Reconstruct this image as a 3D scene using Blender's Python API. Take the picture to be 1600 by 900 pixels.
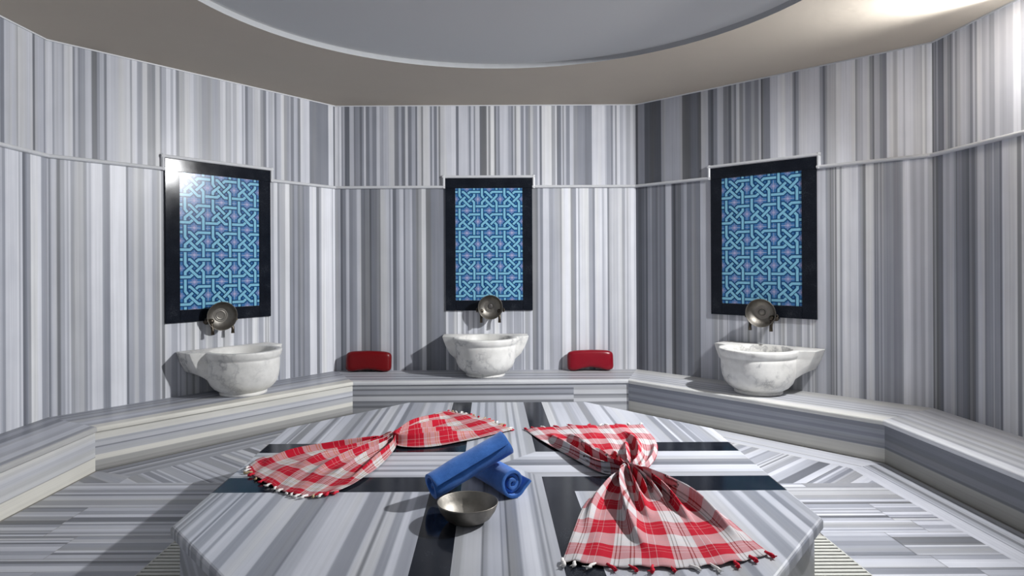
import bpy, bmesh, math, random
from mathutils import Vector, Matrix

# ------------------------------------------------------------------ camera, world, lights
for o in list(bpy.data.objects):
    bpy.data.objects.remove(o, do_unlink=True)
scene = bpy.context.scene
C = scene.collection

cam_data = bpy.data.cameras.new('camera')
cam_data.sensor_width = 36.0
cam_data.lens = 36.0 * 1015.0 / 1600.0
cam_data.shift_x = 0.0219
cam_data.shift_y = -0.0231
cam_data.clip_start = 0.02
cam = bpy.data.objects.new('camera', cam_data)
C.objects.link(cam)
cam.matrix_world = Matrix.Translation((0, 0, 1.242)) @ Matrix.Rotation(math.radians(90), 4, 'X') @ Matrix.Rotation(math.radians(-0.28), 4, 'Z')
scene.camera = cam

world = bpy.data.worlds.new('world')
scene.world = world
world.use_nodes = True
world.node_tree.nodes['Background'].inputs['Color'].default_value = (0.86, 0.93, 1.0, 1)
world.node_tree.nodes['Background'].inputs['Strength'].default_value = 0.28

def aim(o, d):
    o.rotation_euler = Vector(d).to_track_quat('-Z', 'Y').to_euler()

# one lamp high on the right, as a wide spot aimed across the room
key = bpy.data.lights.new('lamp_spot', 'SPOT')
key.energy = 840
key.color = (0.985, 0.99, 1.0)
key.shadow_soft_size = 0.05
key.spot_size = math.radians(136)
key.spot_blend = 1.0
ko = bpy.data.objects.new('lamp_spot', key)
ko.location = (2.89, 3.46, 2.682)
aim(ko, (-0.92, 0.08, -0.42))
C.objects.link(ko)
wall_fill = bpy.data.lights.new('right_wall_fill', 'POINT')  # added point fill below the lamp, brightens the right walls
wall_fill.energy = 6
wall_fill.color = (0.985, 0.99, 1.0)
wall_fill.shadow_soft_size = 0.05
go = bpy.data.objects.new('right_wall_fill', wall_fill)
go.location = (2.80, 3.34, 2.35)
C.objects.link(go)

ceiling_fill = bpy.data.lights.new('ceiling_fill', 'AREA')  # added weak fill from overhead, out of view; no such fitting known
ceiling_fill.shape = 'DISK'
ceiling_fill.size = 1.3
ceiling_fill.energy = 4
ceiling_fill.color = (0.97, 0.99, 1.0)
do = bpy.data.objects.new('ceiling_fill', ceiling_fill)
do.location = (0.08, 2.3, 2.70)
C.objects.link(do)

scene.view_settings.view_transform = 'Standard'
scene.view_settings.look = 'None'
scene.view_settings.exposure = 0.17
scene.view_settings.gamma = 1.0
scene.view_settings.use_curve_mapping = False

# ------------------------------------------------------------------ stone stripe tables (metres along the slab, tone; right upper ones include lamplight)
LEFT_UP=[(3.8,105),(3.834,151),(3.93,138),(3.95,170),(3.957,156),(4.07,151),(4.074,92),(4.094,147),(4.173,119),(4.188,151)]
LEFT_LOW=[(3.795,150),(3.812,130),(3.837,172),(3.934,180),(3.947,150),(3.961,175),(3.979,95),(4.003,110),(4.017,130),(4.05,180),(4.147,130),(4.203,175)]
LEFTBACK_UP=[(0.033,125),(0.042,153),(0.088,130),(0.101,165),(0.151,106),(0.164,148),(0.183,111),(0.196,120),(0.226,148),(0.249,153),(0.265,88),(0.299,116),(0.316,139),(0.343,97),(0.36,153),(0.408,148),(0.437,153),(0.458,158),(0.512,120),(0.526,167),(0.559,120),(0.596,158),(0.63,116),(0.664,106),(0.687,153),(0.718,111),(0.733,134),(0.765,167),(0.772,162),(0.797,134),(0.817,162),(0.837,106),(0.861,139),(0.902,158),(0.973,139),(1.011,134),(1.037,120),(1.106,130),(1.186,153),(1.209,162),(1.231,139),(1.277,158),(1.291,139),(1.324,167),(1.371,130),(1.385,158),(1.4,97),(1.424,130),(1.468,153),(1.537,125),(1.562,102),(1.592,162),(1.612,139),(1.653,153),(1.669,102),(1.69,144),(1.732,165),(1.763,125),(1.817,144),(1.828,106),(1.861,144),(1.899,106),(1.927,165),(2.023,106),(2.228,167),(2.283,83),(2.302,176)]
LEFTBACK_LOW=[(0.026,165),(0.054,105),(0.075,140),(0.1,165),(0.113,145),(0.122,170),(0.135,135),(0.157,155),(0.176,155),(0.212,130),(0.232,165),(0.245,150),(0.258,180),(0.329,130),(0.342,120),(0.377,185),(0.482,100),(0.497,140),(0.533,155),(0.562,135),(0.607,165),(0.659,130),(0.713,165),(0.725,110),(1.618,150),(1.638,135),(1.661,170),(1.694,115),(1.712,140),(1.769,178),(1.812,115),(1.845,100),(1.86,125),(1.894,105),(1.919,120),(1.944,105),(1.963,120),(1.994,120),(2.019,178),(2.091,105),(2.122,140),(2.145,182),(2.265,150),(2.276,185),(2.295,130)]
BACK_UP=[(0.007,190),(0.022,165),(0.037,195),(0.057,130),(0.072,150),(0.087,90),(0.132,155),(0.172,105),(0.187,120),(0.227,95),(0.247,125),(0.265,170),(0.282,105),(0.317,135),(0.342,110),(0.382,165),(0.411,135),(0.446,150),(0.496,160),(0.546,105),(0.586,140),(0.611,100),(0.646,165),(0.671,105),(0.706,140),(0.741,90),(0.756,155),(0.795,110),(0.81,165),(0.875,110),(0.895,155),(0.91,105),(0.94,155),(0.955,105),(0.97,155),(1.005,165),(1.07,170),(1.115,95),(1.14,160),(1.219,150),(1.234,115),(1.254,160),(1.279,115),(1.294,155),(1.334,90),(1.399,165),(1.414,115),(1.434,175),(1.469,95),(1.484,130),(1.504,110),(1.519,160),(1.594,140),(1.603,130),(1.628,100),(1.642,150),(1.657,110),(1.672,165),(1.712,115),(1.742,155),(1.757,115),(1.802,155),(1.827,130),(1.867,170),(1.887,95),(1.907,170),(1.937,178),(1.997,130),(2.032,175),(2.046,100),(2.086,150),(2.101,105),(2.111,155),(2.131,115),(2.166,160),(2.201,120),(2.236,118),(2.306,105),(2.371,172),(2.49,150),(2.505,130),(2.545,110),(2.565,165),(2.585,115),(2.6,170),(2.63,145),(2.66,165),(2.685,140),(2.725,160),(2.755,130)]
BACK_LOW=[(0.002,145),(0.045,80),(0.052,90),(0.065,110),(0.095,155),(0.125,115),(0.161,125),(0.195,162),(0.234,105),(0.258,95),(0.274,108),(0.314,75),(0.328,100),(0.381,112),(0.414,160),(0.494,130),(0.51,160),(0.527,95),(0.56,130),(0.587,160),(0.627,105),(0.643,140),(0.687,155),(0.707,115),(0.746,110),(0.766,130),(0.793,172),(0.833,100),(0.879,110),(0.919,112),(0.966,112),(1.818,115),(1.845,105),(1.868,140),(1.888,115),(1.915,165),(1.971,135),(2.008,145),(2.074,125),(2.088,178),(2.121,185),(2.171,125),(2.221,185),(2.241,135),(2.251,178),(2.287,180),(2.337,140),(2.374,115),(2.394,178),(2.46,150),(2.48,175),(2.51,110),(2.527,150),(2.55,165),(2.566,160),(2.606,172),(2.646,140),(2.673,175),(2.689,150),(2.703,175),(2.726,185)]
RIGHTBACK_UP=[(0.003,80),(0.026,120),(0.095,80),(0.151,75),(0.267,125),(0.294,140),(0.474,85),(0.505,80),(0.556,90),(0.617,80),(0.651,145),(0.715,90),(0.739,75),(0.763,110),(0.797,145),(0.849,105),(0.895,85),(0.919,130),(0.941,105),(0.96,155),(0.987,115),(1.018,140),(1.036,110),(1.085,135),(1.111,115),(1.146,150),(1.164,75),(1.176,110),(1.236,165),(1.295,185),(1.352,170),(1.405,130),(1.417,105),(1.433,130),(1.453,170),(1.527,174),(1.604,135),(1.626,101),(1.641,135),(1.656,164),(1.716,194),(1.81,184),(1.838,203),(1.844,135),(1.856,160),(1.894,179),(1.936,135),(1.956,101),(1.966,160),(2.0,126),(2.02,116),(2.044,198),(2.083,160),(2.109,208),(2.125,208),(2.145,160),(2.154,208),(2.205,174),(2.246,160),(2.255,203),(2.271,160),(2.28,208)]  # paler values towards the end also hold the lamp's glow on this wall
RIGHTBACK_LOW=[(-0.004,90),(0.025,75),(0.06,85),(0.088,100),(0.105,80),(0.122,120),(0.15,130),(0.167,105),(0.206,95),(0.228,115),(0.245,100),(0.266,110),(0.288,90),(0.307,158),(0.366,85),(0.385,65),(0.406,92),(0.461,115),(0.484,135),(0.515,100),(0.561,115),(0.586,105),(0.631,90),(0.638,150),(0.69,155),(1.583,165),(1.642,135),(1.67,110),(1.681,130),(1.689,110),(1.697,155),(1.706,100),(1.716,175),(1.738,135),(1.752,182),(1.86,150),(1.876,140),(1.889,110),(1.909,180),(1.955,165),(1.963,115),(1.973,140),(1.978,115),(1.988,145),(2.0,115),(2.01,150),(2.02,130),(2.04,125),(2.047,130),(2.062,140),(2.081,120),(2.096,125),(2.129,140),(2.139,185),(2.153,205),(2.182,170),(2.196,155),(2.219,165),(2.242,150),(2.265,175),(2.283,155)]
RIGHT_UP=[(-0.011,110),(0.017,140),(0.028,110),(0.04,150),(0.057,110),(0.097,95),(0.111,160),(0.147,130),(0.169,115),(0.185,150),(0.196,175),(0.212,140),(0.233,165),(0.259,180),(0.279,175),(0.308,160),(0.325,150),(0.34,115),(0.365,170),(0.382,130),(0.399,180),(0.44,155),(0.466,165),(0.496,145),(0.537,175),(0.573,160),(0.619,165),(0.672,215),(0.724,145)]  # palest stripe near the end also holds the glow of the lamp
RIGHT_LOW=[(-0.017,100),(0.016,130),(0.034,90),(0.051,100),(0.099,155),(0.124,145),(0.163,155),(0.198,130),(0.217,95),(0.227,115),(0.269,100),(0.305,90),(0.32,75),(0.33,110),(0.352,92),(0.38,120),(0.399,160),(0.454,115),(0.47,125),(0.517,145),(0.528,125),(0.562,135),(0.57,100),(0.588,172),(0.636,170),(0.678,180),(0.695,115)]
FL=[(-0.87,135),(-0.828,172),(-0.732,125),(-0.654,105),(-0.645,150),(-0.595,172),(-0.49,125),(-0.43,165),(-0.403,110),(-0.389,165),(-0.352,130),(-0.32,170),(-0.293,135),(-0.257,140)]
FC=[(-0.11,135),(-0.093,158),(-0.031,100),(-0.024,130),(-0.01,155),(0.033,115),(0.038,140),(0.052,85),(0.058,120),(0.097,165),(0.111,180),(0.15,150),(0.164,120),(0.176,155),(0.185,120),(0.192,150)]
FR=[(0.333,165),(0.355,150),(0.466,165),(0.528,130),(0.577,165),(0.651,150),(0.738,140),(0.775,120),(0.805,165),(0.898,175),(0.922,130),(0.978,150),(0.99,165),(1.015,125),(1.076,170),(1.113,115),(1.143,150),(1.168,135),(1.199,165)]
BLf=[(-0.768,150),(-0.737,165),(-0.717,120),(-0.697,170),(-0.667,120),(-0.647,175),(-0.596,130),(-0.571,175),(-0.536,110),(-0.506,140),(-0.425,165),(-0.395,150),(-0.355,170)]
BC=[(-0.115,165),(-0.085,130),(-0.065,165),(-0.035,125),(-0.015,150),(0.025,120),(0.04,165),(0.095,130),(0.11,170),(0.135,130),(0.15,165),(0.175,140)]
BR=[(0.325,170),(0.385,140),(0.405,165),(0.474,140),(0.524,155),(0.574,115),(0.623,165),(0.663,170),(0.713,120),(0.733,165),(0.884,150),(0.946,120),(0.983,175),(0.998,130),(1.055,165),(1.066,125),(1.102,160),(1.107,140),(1.175,130),(1.19,170)]

# ------------------------------------------------------------------ helpers
def lin(v):
    v = v / 255.0
    return v / 12.92 if v <= 0.04045 else ((v + 0.055) / 1.055) ** 2.4

def albedo(tone):
    return min(0.84, lin(tone) * 1.62)

def srgb(r, g, b):
    return (lin(r), lin(g), lin(b), 1.0)

def random_tones(length, seed, lo=0.006, hi=0.05, light=0.45):
    r = random.Random(seed)
    out, t, last = [], 0.0, None
    while t < length:
        k = r.random()
        v = r.randint(162, 182) if k < light else (r.randint(132, 158) if k < light + 0.32 else r.randint(92, 124))
        if last is not None and abs(v - last) < 12:
            v = 175 if last < 150 else 138
        out.append((t, v))
        last = v
        t += lo + (hi - lo) * r.random() ** 2
    return out

def pad_tones(tones, t0, t1, seed):
    """keep a measured table and continue it with more stone on both sides"""
    a, b = tones[0][0], tones[-1][0] + 0.03
    pre = [(t0 + t, v) for t, v in random_tones(max(0, a - t0), seed) if t0 + t < a - 0.004] if a > t0 + 0.01 else []
    post = [(b + t, v) for t, v in random_tones(max(0, t1 - b), seed + 1)] if t1 > b + 0.01 else []
    return pre + list(tones) + post

class Tones:
    def __init__(self, tones, blur=0.008):
        self.k = []
        n = len(tones)
        for i, (t, v) in enumerate(tones):
            if i == 0:
                self.k.append((t, v)); continue
            wl = t - tones[i - 1][0]
            wr = (tones[i + 1][0] - t) if i + 1 < n else 0.05
            h = min(blur * 0.5, wl * 0.45, wr * 0.45)
            if h < 0.0004:
                h = 0.0004
            pt = max(t - h, self.k[-1][0] + 1e-5)
            self.k.append((pt, tones[i - 1][1])); self.k.append((max(t + h, pt + 1e-5), v))
    def knots(self):
        return [a for a, _ in self.k]
    def at(self, t):
        k = self.k
        if t <= k[0][0]: return k[0][1]
        for i in range(1, len(k)):
            if t <= k[i][0]:
                a, b = k[i - 1], k[i]
                f = (t - a[0]) / max(1e-9, b[0] - a[0])
                return a[1] + (b[1] - a[1]) * f
        return k[-1][1]

def link(name, bm, mats, parent=None, smooth=False, loc=None, rotz=None, recalc=True):
    if recalc:
        bmesh.ops.recalc_face_normals(bm, faces=bm.faces)
    me = bpy.data.meshes.new(name)
    bm.to_mesh(me); bm.free()
    if not isinstance(mats, (list, tuple)): mats = [mats]
    for m in mats: me.materials.append(m)
    if smooth:
        for p in me.polygons: p.use_smooth = True
    o = bpy.data.objects.new(name, me)
    C.objects.link(o)
    if parent is not None: o.parent = parent
    if loc is not None: o.location = loc
    if rotz is not None: o.rotation_euler = (0, 0, rotz)
    return o

def thing(name, label, cat, loc=(0, 0, 0), rotz=0.0, group=None):
    o = bpy.data.objects.new(name, None)
    o.empty_display_size = 0.1
    C.objects.link(o)
    o.location = loc; o.rotation_euler = (0, 0, rotz)
    return tag(o, label, cat, group)

def tag(o, label, cat, group=None):
    o['label'] = label; o['category'] = cat
    if group: o['group'] = group
    return o

def struct(o):
    o['kind'] = 'structure'
    return o

def copy_thing(root):
    r = root.copy(); C.objects.link(r)
    for ch in list(root.children):
        c = ch.copy(); C.objects.link(c); c.parent = r
        for g in list(ch.children):
            d = g.copy(); C.objects.link(d); d.parent = c
    return r

def add_box(bm, x0, x1, y0, y1, z0, z1, mat=0):
    vs = [bm.verts.new((x, y, z)) for z in (z0, z1) for y in (y0, y1) for x in (x0, x1)]
    fs = []
    for q in ((0, 2, 3, 1), (4, 5, 7, 6), (0, 1, 5, 4), (2, 6, 7, 3), (0, 4, 6, 2), (1, 3, 7, 5)):
        f = bm.faces.new([vs[i] for i in q]); f.material_index = mat; fs.append(f)
    return fs

def bevel_all(bm, w, seg=2):
    bmesh.ops.bevel(bm, geom=list(bm.edges), offset=w, segments=seg, profile=0.5, affect='EDGES', clamp_overlap=True)

def add_lathe(bm, prof, n=48, axis='Z', origin=(0, 0, 0), rot=None, mat=0, close=False):
    """prof: list of (r, h)"""
    o = Vector(origin)
    rings = []
    for r, h in prof:
        if r < 1e-5:
            p = Vector((0, 0, h))
            if rot: p = rot @ p
            rings.append([bm.verts.new(o + p)])
        else:
            ring = []
            for i in range(n):
                a = 2 * math.pi * i / n
                p = Vector((r * math.cos(a), r * math.sin(a), h))
                if rot: p = rot @ p
                ring.append(bm.verts.new(o + p))
            rings.append(ring)
    pairs = list(zip(rings, rings[1:]))
    if close: pairs.append((rings[-1], rings[0]))
    for A, B in pairs:
        if len(A) == 1 and len(B) == 1: continue
        for i in range(n):
            j = (i + 1) % n
            if len(A) == 1: f = bm.faces.new((A[0], B[i], B[j]))
            elif len(B) == 1: f = bm.faces.new((A[i], A[j], B[0]))
            else: f = bm.faces.new((A[i], A[j], B[j], B[i]))
            f.material_index = mat; f.smooth = True

def add_tube(bm, pts, radii, n=12, mat=0, caps=True):
    pts = [Vector(p) for p in pts]
    if not isinstance(radii, (list, tuple)): radii = [radii] * len(pts)
    rings = []
    up = Vector((0.123, 0.31, 0.94)).normalized()
    prev = None
    for i, p in enumerate(pts):
        d = (pts[min(i + 1, len(pts) - 1)] - pts[max(i - 1, 0)]).normalized()
        a = (prev - d * prev.dot(d)) if prev is not None else d.cross(up)
        if a.length < 1e-4: a = d.cross(Vector((1, 0, 0)))
        a.normalize(); b = d.cross(a); prev = a
        rings.append([bm.verts.new(p + (a * math.cos(2 * math.pi * k / n) + b * math.sin(2 * math.pi * k / n)) * radii[i]) for k in range(n)])
    for A, B in zip(rings, rings[1:]):
        for k in range(n):
            f = bm.faces.new((A[k], A[(k + 1) % n], B[(k + 1) % n], B[k])); f.material_index = mat; f.smooth = True
    if caps:
        for R in (rings[0][::-1], rings[-1]):
            f = bm.faces.new(R); f.material_index = mat

def spline(pts, t):
    """Catmull-Rom through pts, t in 0..1"""
    n = len(pts) - 1
    x = min(max(t, 0.0), 1.0) * n
    i = min(int(x), n - 1); f = x - i
    p = [Vector(pts[max(0, min(n, i + k))]) for k in (-1, 0, 1, 2)]
    if i == 0: p[0] = p[1] * 2 - p[2]
    if i == n - 1: p[3] = p[2] * 2 - p[1]
    return 0.5 * ((2 * p[1]) + (p[2] - p[0]) * f + (2 * p[0] - 5 * p[1] + 4 * p[2] - p[3]) * f * f + (3 * p[1] - p[0] - 3 * p[2] + p[3]) * f ** 3)

def clip_poly(poly, n, d):
    """keep the side where n.p >= d (2d)"""
    out = []
    for i in range(len(poly)):
        a, b = poly[i], poly[(i + 1) % len(poly)]
        da = n[0] * a[0] + n[1] * a[1] - d; db = n[0] * b[0] + n[1] * b[1] - d
        if da >= 0: out.append(a)
        if (da >= 0) != (db >= 0):
            f = da / (da - db)
            out.append((a[0] + (b[0] - a[0]) * f, a[1] + (b[1] - a[1]) * f))
    return out

def clip_rect(poly, x0, x1, y0, y1):
    for n, d in (((1, 0), x0), ((-1, 0), -x1), ((0, 1), y0), ((0, -1), -y1)):
        poly = clip_poly(poly, n, d)
        if len(poly) < 3: return []
    return poly

def half(poly, a, b):
    """keep what lies left of the line a -> b"""
    n = (-(b[1] - a[1]), b[0] - a[0])
    return clip_poly(poly, n, n[0] * a[0] + n[1] * a[1])

def cut(bm, co, no, faces=None):
    fs = list(bm.faces) if faces is None else faces
    es = set(); vs = set()
    for f in fs:
        es.update(f.edges); vs.update(f.verts)
    return bmesh.ops.bisect_plane(bm, geom=list(vs) + list(es) + list(fs), dist=1e-6, plane_co=co, plane_no=no)

def stripe_layer(bm):
    l = bm.loops.layers.float_color.get('stripe')
    return l or bm.loops.layers.float_color.new('stripe')

def paint(bm, faces, axis, origin, tones, seed=0.0, along=None, warm=None):
    """grain of the stone: tone, position across and along the bedding, slab number"""
    L = stripe_layer(bm)
    if warm: Wl = bm.loops.layers.float_color.get('warm') or bm.loops.layers.float_color.new('warm')
    L = stripe_layer(bm)
    axis = Vector(axis).normalized(); origin = Vector(origin)
    along = Vector(along).normalized() if along else axis.orthogonal().normalized()
    for f in faces:
        for lp in f.loops:
            p = lp.vert.co - origin
            t = p.dot(axis)
            lp[L] = (albedo(tones.at(t)), t, p.dot(along), seed)
            if warm: lp[Wl][0:3] = (warm.at(t),) * 3

def stripe_cut(bm, axis, origin, tones, t0, t1):
    axis = Vector(axis).normalized()
    for k in tones.knots():
        if t0 < k < t1:
            cut(bm, Vector(origin) + axis * k, axis)

def flat_poly(poly, z, axis, origin, tones, seed=0.0, along=None):
    """a bmesh holding one striped flat piece"""
    bm = bmesh.new()
    stripe_layer(bm)
    bm.faces.new([bm.verts.new((x, y, z)) for x, y in poly])
    ax = Vector(axis).normalized()
    ts = [(Vector((x, y, z)) - Vector(origin)).dot(ax) for x, y in poly]
    stripe_cut(bm, axis, origin, tones, min(ts), max(ts))
    paint(bm, bm.faces, axis, origin, tones, seed, along)
    for f in bm.faces:
        if f.normal.z < 0: f.normal_flip()
    return bm

def merge(dst, src):
    me = bpy.data.meshes.new('tmp'); src.to_mesh(me); src.free()
    dst.from_mesh(me); bpy.data.meshes.remove(me)

# ------------------------------------------------------------------ materials
def new_mat(name):
    m = bpy.data.materials.new(name); m.use_nodes = True
    nt = m.node_tree; nt.nodes.clear()
    out = nt.nodes.new('ShaderNodeOutputMaterial'); b = nt.nodes.new('ShaderNodeBsdfPrincipled')
    nt.links.new(b.outputs[0], out.inputs[0])
    return m, nt, b

def nd(nt, typ, **kw):
    n = nt.nodes.new(typ)
    for k, v in kw.items():
        if k.startswith('i_'):
            key_ = k[2:]
            n.inputs[int(key_) if key_.isdigit() else key_.replace('_', ' ')].default_value = v
        else: setattr(n, k, v)
    return n

def math_node(nt, op, a, b=None, c=None, clamp=False):
    n = nt.nodes.new('ShaderNodeMath'); n.operation = op; n.use_clamp = clamp
    for i, v in enumerate((a, b, c)):
        if v is None: continue
        if isinstance(v, (int, float)): n.inputs[i].default_value = v
        else: nt.links.new(v, n.inputs[i])
    return n.outputs[0]

def mix_rgb(nt, fac, a, b, blend='MIX'):
    n = nt.nodes.new('ShaderNodeMix'); n.data_type = 'RGBA'; n.blend_type = blend
    for s, v in ((n.inputs[0], fac), (n.inputs[6], a), (n.inputs[7], b)):
        if isinstance(v, (int, float, tuple)): s.default_value = v
        else: nt.links.new(v, s)
    return n.outputs[2]

def ramp(nt, fac, stops, interp='LINEAR'):
    r = nt.nodes.new('ShaderNodeValToRGB'); r.color_ramp.interpolation = interp
    e = r.color_ramp.elements
    while len(e) < len(stops): e.new(0.5)
    for el, (p, c) in zip(e, stops):
        el.position = p; el.color = c if len(c) == 4 else (*c, 1)
    nt.links.new(fac, r.inputs[0])
    return r.outputs[0]

def noise(nt, vec, scale, detail=2.0, rough=0.5):
    n = nt.nodes.new('ShaderNodeTexNoise'); n.inputs['Scale'].default_value = scale
    n.inputs['Detail'].default_value = detail; n.inputs['Roughness'].default_value = rough
    if vec is not None: nt.links.new(vec, n.inputs['Vector'])
    return n.outputs['Fac']

def bump(nt, b, h, strength=0.1, dist=0.01):
    n = nt.nodes.new('ShaderNodeBump'); n.inputs['Strength'].default_value = strength; n.inputs['Distance'].default_value = dist
    nt.links.new(h, n.inputs['Height']); nt.links.new(n.outputs[0], b.inputs['Normal'])

def striped_marble(name, rough, spec, streak=0.16, depth=1.0):
    m, nt, b = new_mat(name)
    at = nd(nt, 'ShaderNodeAttribute', attribute_name='stripe')
    sep = nt.nodes.new('ShaderNodeSeparateColor'); nt.links.new(at.outputs['Color'], sep.inputs[0])
    tone, across, along, seed = sep.outputs[0], sep.outputs[1], sep.outputs[2], at.outputs['Alpha']
    def vec(sa, sl, off):
        c = nt.nodes.new('ShaderNodeCombineXYZ')
        nt.links.new(math_node(nt, 'MULTIPLY_ADD', across, sa, off), c.inputs[0])
        nt.links.new(math_node(nt, 'MULTIPLY', along, sl), c.inputs[1])
        nt.links.new(math_node(nt, 'MULTIPLY', seed, 7.31), c.inputs[2])
        return c.outputs[0]
    fine = noise(nt, vec(110, 0.5, 3.0), 1.0, 2.0, 0.6)
    mid = noise(nt, vec(38, 0.9, 9.0), 1.0, 2.0, 0.5)
    cloud = noise(nt, vec(5, 3.0, 1.0), 1.0, 3.0, 0.55)
    s = math_node(nt, 'ADD', math_node(nt, 'MULTIPLY_ADD', fine, streak * 2, -streak), math_node(nt, 'MULTIPLY_ADD', mid, streak * 2, -streak))
    s = math_node(nt, 'ADD', s, math_node(nt, 'MULTIPLY_ADD', cloud, 0.22, -0.11))
    val = math_node(nt, 'MULTIPLY', tone, math_node(nt, 'MULTIPLY', math_node(nt, 'ADD', s, 1.0), depth))
    tint = ramp(nt, val, [(0.06, (0.89, 0.955, 1.13)), (0.40, (0.945, 0.98, 1.10)), (0.75, (0.975, 0.99, 1.05))])
    grey = nt.nodes.new('ShaderNodeCombineColor')
    for i in range(3): nt.links.new(val, grey.inputs[i])
    tint = mix_rgb(nt, math_node(nt, 'MULTIPLY', ramp(nt, noise(nt, vec(13, 0.3, 5.0), 1.0, 1.0), [(0.48, (0, 0, 0)), (0.68, (1, 1, 1))]), 0.5), tint, (1.0, 1.0, 0.965, 1))
    wa = nd(nt, 'ShaderNodeAttribute', attribute_name='warm')
    tint = mix_rgb(nt, wa.outputs['Fac'], tint, (1.0, 0.975, 0.885, 1))
    col = mix_rgb(nt, 1.0, grey.outputs[0], tint, 'MULTIPLY')
    nt.links.new(col, b.inputs['Base Color'])
    r = math_node(nt, 'MULTIPLY_ADD', cloud, 0.2, rough - 0.1)
    nt.links.new(r, b.inputs['Roughness'])
    b.inputs['Specular IOR Level'].default_value = spec
    return m

M_wall = striped_marble('striped_marble_wall', 0.36, 0.2)
M_floor = striped_marble('striped_marble_floor', 0.42, 0.35, 0.12, 0.74)
M_slab = striped_marble('striped_marble_platform', 0.34, 0.4, 0.13, 0.73)
M_bench = striped_marble('striped_marble_bench', 0.40, 0.35, 0.13, 0.90)

def simple(name, col, rough=0.5, metal=0.0, spec=0.5, nscale=None, namp=0.1, bscale=None, bstr=0.1):
    m, nt, b = new_mat(name)
    b.inputs['Roughness'].default_value = rough; b.inputs['Metallic'].default_value = metal
    b.inputs['Specular IOR Level'].default_value = spec
    tc = nt.nodes.new('ShaderNodeTexCoord')
    if nscale:
        n = noise(nt, tc.outputs['Object'], nscale, 4.0, 0.6)
        k = math_node(nt, 'MULTIPLY_ADD', n, 2 * namp, 1 - namp)
        g = nt.nodes.new('ShaderNodeCombineColor')
        for i in range(3): nt.links.new(k, g.inputs[i])
        nt.links.new(mix_rgb(nt, 1.0, col, g.outputs[0], 'MULTIPLY'), b.inputs['Base Color'])
    else:
        b.inputs['Base Color'].default_value = col
    if bscale:
        bump(nt, b, noise(nt, tc.outputs['Object'], bscale, 3.0, 0.6), bstr, 0.01)
    return m

def granite():
    m, nt, b = new_mat('black_granite')
    tc = nt.nodes.new('ShaderNodeTexCoord')
    n1 = noise(nt, tc.outputs['Object'], 160, 3, 0.7)
    n2 = noise(nt, tc.outputs['Object'], 7, 4, 0.6)
    f = math_node(nt, 'ADD', math_node(nt, 'MULTIPLY', n1, 0.6), math_node(nt, 'MULTIPLY', n2, 0.5))
    nt.links.new(ramp(nt, f, [(0.35, (0.004, 0.0055, 0.009)), (0.62, (0.010, 0.0125, 0.019)), (0.80, (0.045, 0.05, 0.058))]), b.inputs['Base Color'])
    nt.links.new(math_node(nt, 'MULTIPLY_ADD', n2, 0.12, 0.06), b.inputs['Roughness'])
    b.inputs['Specular IOR Level'].default_value = 0.12
    return m
M_granite = granite()

def veined():
    m, nt, b = new_mat('white_veined_marble')
    tc = nt.nodes.new('ShaderNodeTexCoord')
    oi = nt.nodes.new('ShaderNodeObjectInfo')
    add = nt.nodes.new('ShaderNodeVectorMath'); add.operation = 'ADD'
    sc = nt.nodes.new('ShaderNodeVectorMath'); sc.operation = 'SCALE'; sc.inputs['Scale'].default_value = 1.0
    nt.links.new(oi.outputs['Location'], sc.inputs[0])
    nt.links.new(tc.outputs['Object'], add.inputs[0]); nt.links.new(sc.outputs[0], add.inputs[1])
    v = add.outputs[0]
    n1 = noise(nt, v, 4.0, 5, 0.62)
    vein = math_node(nt, 'ABSOLUTE', math_node(nt, 'SUBTRACT', n1, 0.5))
    vr = ramp(nt, vein, [(0.0, (1, 1, 1)), (0.012, (0.55, 0.55, 0.55)), (0.05, (0, 0, 0))])
    n2 = noise(nt, v, 2.2, 3, 0.5)
    gate = ramp(nt, n2, [(0.45, (0, 0, 0)), (0.62, (1, 1, 1))])
    fac = math_node(nt, 'MULTIPLY', math_node(nt, 'MULTIPLY', vr, gate), 0.7)
    base = ramp(nt, noise(nt, v, 9, 4, 0.6), [(0.3, (0.66, 0.65, 0.62)), (0.7, (0.82, 0.81, 0.78))])
    nt.links.new(mix_rgb(nt, fac, base, (0.22, 0.225, 0.24, 1)), b.inputs['Base Color'])
    b.inputs['Roughness'].default_value = 0.42
    b.inputs['Specular IOR Level'].default_value = 0.35
    return m
M_basin = veined()

M_plaster = simple('ceiling_plaster', (0.57, 0.51, 0.43, 1), 0.9, 0, 0.1, 2.5, 0.04, 9, 0.05)
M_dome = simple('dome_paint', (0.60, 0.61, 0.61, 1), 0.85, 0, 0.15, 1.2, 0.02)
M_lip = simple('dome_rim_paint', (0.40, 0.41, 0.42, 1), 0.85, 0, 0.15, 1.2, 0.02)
M_trim = simple('pale_marble_trim', (0.62, 0.63, 0.65, 1), 0.35, 0, 0.4, 20, 0.08)
M_grout = simple('grout', (0.33, 0.32, 0.30, 1), 0.9, 0, 0.1, 30, 0.1)
M_dark = simple('drain_channel', (0.02, 0.02, 0.018, 1), 0.8)
M_grate = simple('pale_drain_grate', (0.50, 0.50, 0.46, 1), 0.45, 0, 0.4, 40, 0.08)
M_tin = simple('tinned_copper', (0.25, 0.235, 0.21, 1), 0.50, 1.0, 0.5, 30, 0.28, 55, 0.08)
M_tinboss = simple('tinned_copper_boss', (0.20, 0.19, 0.18, 1), 0.42, 1.0, 0.5, 40, 0.3)
M_tap = simple('dark_patinated_bronze', (0.085, 0.072, 0.058, 1), 0.36, 1.0, 0.5, 60, 0.4)
M_brass = simple('worn_brass', (0.30, 0.21, 0.09, 1), 0.35, 1.0, 0.5, 60, 0.3)
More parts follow.
